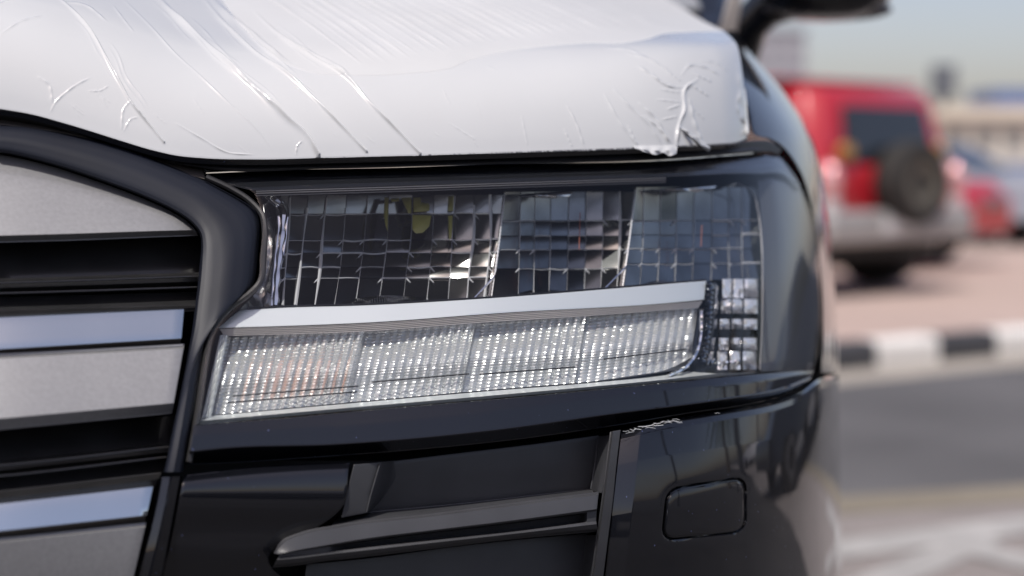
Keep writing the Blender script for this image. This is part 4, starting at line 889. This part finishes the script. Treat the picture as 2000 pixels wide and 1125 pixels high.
def make_saloon(name, paint, label, loc, rz, group=None, base=None):
    if base is not None:
        r = copy_tree(base)
        for ch in r.children:
            if ch.name.split(".")[0] == "body":
                ch.data = ch.data.copy(); ch.data.materials[0] = paint
    else:
        r = empty(name, (0, 0, 0))
        prof = [(-.02, .35), (-.05, .62), (.02, .82), (.25, .93), (.95, .98), (1.60, 1.38), (2.1, 1.44), (2.75, 1.40), (3.55, 1.0), (4.2, .93), (4.4, .72), (4.38, .38)]
        mb = MB(); rings = []
        for s, sc in ((-.86, .93), (-.84, .98), (-.74, 1.0), (0, 1.0), (.74, 1.0), (.84, .98), (.86, .93)):
            rings.append([(s * (1 - .22 * max(0, z - .95) / .45), 2.2 + (y - 2.2) * (sc * .02 + .98), .35 + (z - .35) * (sc if z > .9 else 1)) for y, z in prof])
        mb.ring(rings); mb.build("body", paint, r, True, bevel=.02)
        for s in (-1, 1):
            mb = MB(); mb.prism([(1.15, 1.02), (3.3, 1.02), (2.75, 1.32), (1.65, 1.32)], 'x', s * .58, s * .80); mb.build("side_window", M['glass'], r, bevel=.02)
            for y in (.85, 3.5): wheel(r, s * .76, y, .32, .21, s)
            mb = MB(); mb.box(s * .5 - .17, s * .5 + .17, 4.30, 4.42, .66, .78); mb.build("headlight", M['backing'], r, bevel=.02)
        mb = MB(); v = [(-.62, 1.0, 1.02), (.62, 1.0, 1.02), (.55, 1.56, 1.36), (-.55, 1.56, 1.36)]; mb.add(v + [(x, y + .03, z - .06) for x, y, z in v], [(0,1,2,3), (4,7,6,5), (0,4,5,1), (1,5,6,2), (2,6,7,3), (3,7,4,0)])
        for q in range(4): mb.v[q] = (mb.v[q][0], mb.v[q][1] - .03, mb.v[q][2] + .03)
        mb.build("rear_window", M['glass'], r)
        mb = MB(); v = [(-.62, 3.55, 1.04), (.62, 3.55, 1.04), (.55, 2.8, 1.40), (-.55, 2.8, 1.40)]; mb.add(v + [(x, y - .03, z - .06) for x, y, z in v], [(3,2,1,0), (5,6,7,4), (1,5,4,0), (2,6,5,1), (3,7,6,2), (0,4,7,3)]); mb.build("windscreen", M['glass'], r)
    r.location = loc; r.rotation_euler = (0, 0, rz); tag(r, label, "car", group)
    return r
def on_pave(px, d): q = unproj(px, 480, d); return (q[0], q[1], .02)
sal = make_saloon("saloon_car", red, "smaller red car whose bonnet shows beside the red off-roader's rear", (0, 0, 0), 0, "red cars parked beyond the kerb")
q = on_pave(1838, 19.0); hd = np.array([.70, -.71]); sal.location = (q[0] - hd[0] * 4.1, q[1] - hd[1] * 4.1, .02); sal.scale = (1, 1, .95); sal.rotation_euler = (0, 0, math.atan2(hd[1], hd[0]) - math.pi / 2)
wp = mat("white_car_paint", (.66, .66, .70), .3, 0, .8); sv = mat("silver_car_paint", (.35, .36, .39), .3, .3, .8)
make_saloon("saloon_car", wp, "white car parked behind the small red car at the far edge of the paving", on_pave(2030, 30), math.radians(60), "pale cars parked far off", sal)
make_saloon("saloon_car", sv, "silver blue car parked nearest the small red car, at the frame's edge", on_pave(2075, 24), math.radians(55), "pale cars parked far off", sal)
make_saloon("saloon_car", wp, "white car standing in front of the cream building", on_pave(1925, 36), math.radians(95), "pale cars parked far off", sal)

# ------------------------------------------------------------------ far buildings, mast
cream = mat("cream_render", (.62, .56, .46), .85, noise=(.6, .06)); bluep = mat("blue_panel", (.10, .15, .30), .5)
def building(name, label, x0, x1, y, depth, h, m, floors, wins, band_m=None, glass=None):
    r = empty(name, ((x0 + x1) / 2, y, 0)); cx = (x0 + x1) / 2
    mb = MB(); mb.box(x0 - cx, x1 - cx, 0, depth, 0, h); mb.build("wall", m, r, False)
    mb = MB(); mb.box(x0 - cx - .25, x1 - cx + .25, -.25, depth + .25, h, h + .35); mb.build("roof", m, r, False)
    fh = h / floors; ww = (x1 - x0) / wins; proto = None
    for f_ in range(floors):
        for k in range(wins):
            if proto is None:
                mb = MB(); mb.box(-ww * .32, ww * .32, -.06, .02, 0, fh * .45); proto = mb.build("window", glass or M['glass'], r, False); o = proto
            else: o = proto.copy(); COL.objects.link(o); o.parent = r
            o.location = (x0 - cx + ww * (k + .5), 0, fh * f_ + fh * .32)
    if band_m:
        mb = MB(); mb.box(x0 - cx, x1 - cx, -.9, -.01, h * .36, h * .44); mb.build("awning", band_m, r, False)
    return tag(r, label, "building")
def X(px, d): return float(unproj(px, 314, d)[0])
def Z(py, d): return float(unproj(1000, py, d)[2])
building("building", "low cream building with a blue awning at the far right", X(1835, 52), X(2350, 52), 52, 10, Z(232, 52), cream, 2, 9, bluep, mat("dull_window", (.24, .225, .20), .5))  # windows kept close to the wall tone for low contrast
mb = MB(); mb.box(0, 1.6, 0, 3, 0, .55); rb = mb.build("roof_cabin", bluep, None, False); rb.location = (X(1955, 53), 54, Z(232, 52) + .355)
tag(rb, "blue rooftop cabin standing on the cream building", "cabin")
building("tower", "pale grey tower block with haze painted into its colour behind the car's mirror", X(1470, 240), X(1570, 240), 240, 16, Z(62, 240), mat("hazed_concrete", (.40, .385, .41), .9), 10, 4, None, mat("hazed_glass", (.27, .265, .29), .4))  # haze is put into the pale wall and window colours
ms = empty("mast", (X(1838, 62), 62, 0)); tag(ms, "dark lattice mast rising above the cream building's roof", "mast")
mb = MB(); mb.tube([(0, 0, 0), (0, 0, Z(140, 62))], [.16, .10], 8); mb.build("pole", M['kerb_black'], ms)
mb = MB(); mb.box(-.38, .38, -.25, .25, Z(190, 62), Z(128, 62)); mb.build("antenna_box", mat("mast_grey", (.10, .11, .13), .6), ms, bevel=.03)

# ------------------------------------------------------------------ unseen things mirrored in lacquer and chrome; corner car and posts added for streaks
blk = mat("dark_car_paint", (.02, .02, .024), .3, 0, .9)
for i, (x, y, a, m, lab) in enumerate(((6.2, -6.5, 95, blk, "dark car mirrored low in the bumper, left of the washer cover"), (19, 11, 60, wp, "white car mirrored as a pale streak at the bumper's corner"), (7.6, -2.0, 100, blk, "dark car mirrored as a black streak at the bumper's corner"), (5.3, 5.2, 12, blk, "added unseen dark car that blackens the bumper where it turns the corner"))):  # last dark car is added to put black into the corner reflection
    make_saloon("saloon_car", m, lab, (x, y, 0), math.radians(a), "cars mirrored in the bumper", sal)
for px_, py_, lb_ in ((9.5, 6.0, "nearer"), (13, 12, "farther")):  # posts invented to mirror as black streaks at the bumper corner
    l2 = tag(empty("added_post", (px_, py_, 0)), lb_ + " added unseen dark post for a black streak at the bumper's corner", "post", "posts added for bumper reflections")
    mb = MB(); mb.tube([(0, 0, 0), (0, 0, 2.9)], [.16, .14], 10); mb.build("post", M['kerb_black'], l2); mb = MB(); mb.box(-.25, .25, -.25, .25, 2.9, 3.05); mb.build("added_post_cap", M['kerb_white'], l2)  # shaft and cap of the added posts
lp = tag(empty("street_lamp", (11, .6, 0)), "slim lamp post mirrored as a thin dark line above the washer cover", "street lamp")
mb = MB(); mb.tube([(0, 0, 0), (0, 0, 6.5)], [.09, .06], 10); mb.build("pole", M['kerb_black'], lp)
mb = MB(); mb.tube([(0, 0, 6.45), (.6, 0, 6.7), (1.1, 0, 6.7)], [.05, .06, .09], 8); mb.build("lamp_head", M['silver'], lp)
palm_g = mat("palm_leaf", (.05, .075, .025), .6); bark = mat("palm_bark", (.16, .12, .085), .9, noise=(8, .3))
def palm(loc, h, label):
    r = empty("palm_tree", loc); mb = MB(); mb.tube([(0, 0, 0), (.05, 0, h * .5), (.02, .03, h)], [.22, .17, .15], 10); mb.build("trunk", bark, r)
    mb = MB()
    for k in range(26):
        a = k * 2.399; e = random.uniform(-.3, 1.1); n = 9; pr = [np.array([.02, .03, h])]; d = np.array([math.cos(a) * math.cos(e), math.sin(a) * math.cos(e), math.sin(e)])
        for i in range(n): d = d + np.array([0, 0, -.17]); d /= np.linalg.norm(d); pr.append(pr[-1] + d * .32)
        for i in range(1, n):
            t = pr[i+1] - pr[i-1] if i < n - 0 and i + 1 < len(pr) else pr[i] - pr[i-1]; s_ = np.cross(t, (0, 0, 1)); s_ /= np.linalg.norm(s_) + 1e-9
            for sg_ in (-1, 1):
                for q in (0, .5):
                    b = pr[i] + (pr[min(i+1, n)] - pr[i]) * q; tip = b + s_ * sg_ * .55 * (1 - .06 * i) + t * .35 - np.array([0, 0, .18]); mb.add([b, b + t * .12, tip], [(0, 1, 2)])
    mb.build("crown", palm_g, r, False); return tag(r, label, "palm tree", "palms mirrored in the lacquer")
palm((17, 8, 0), 4.2, "palm mirrored as a dark upright streak in the headlight's end")
palm((26, 19, 0), 5.0, "taller palm mirrored at the fender's edge")

for o in bpy.data.objects:
    if "_world" in o: del o["_world"]
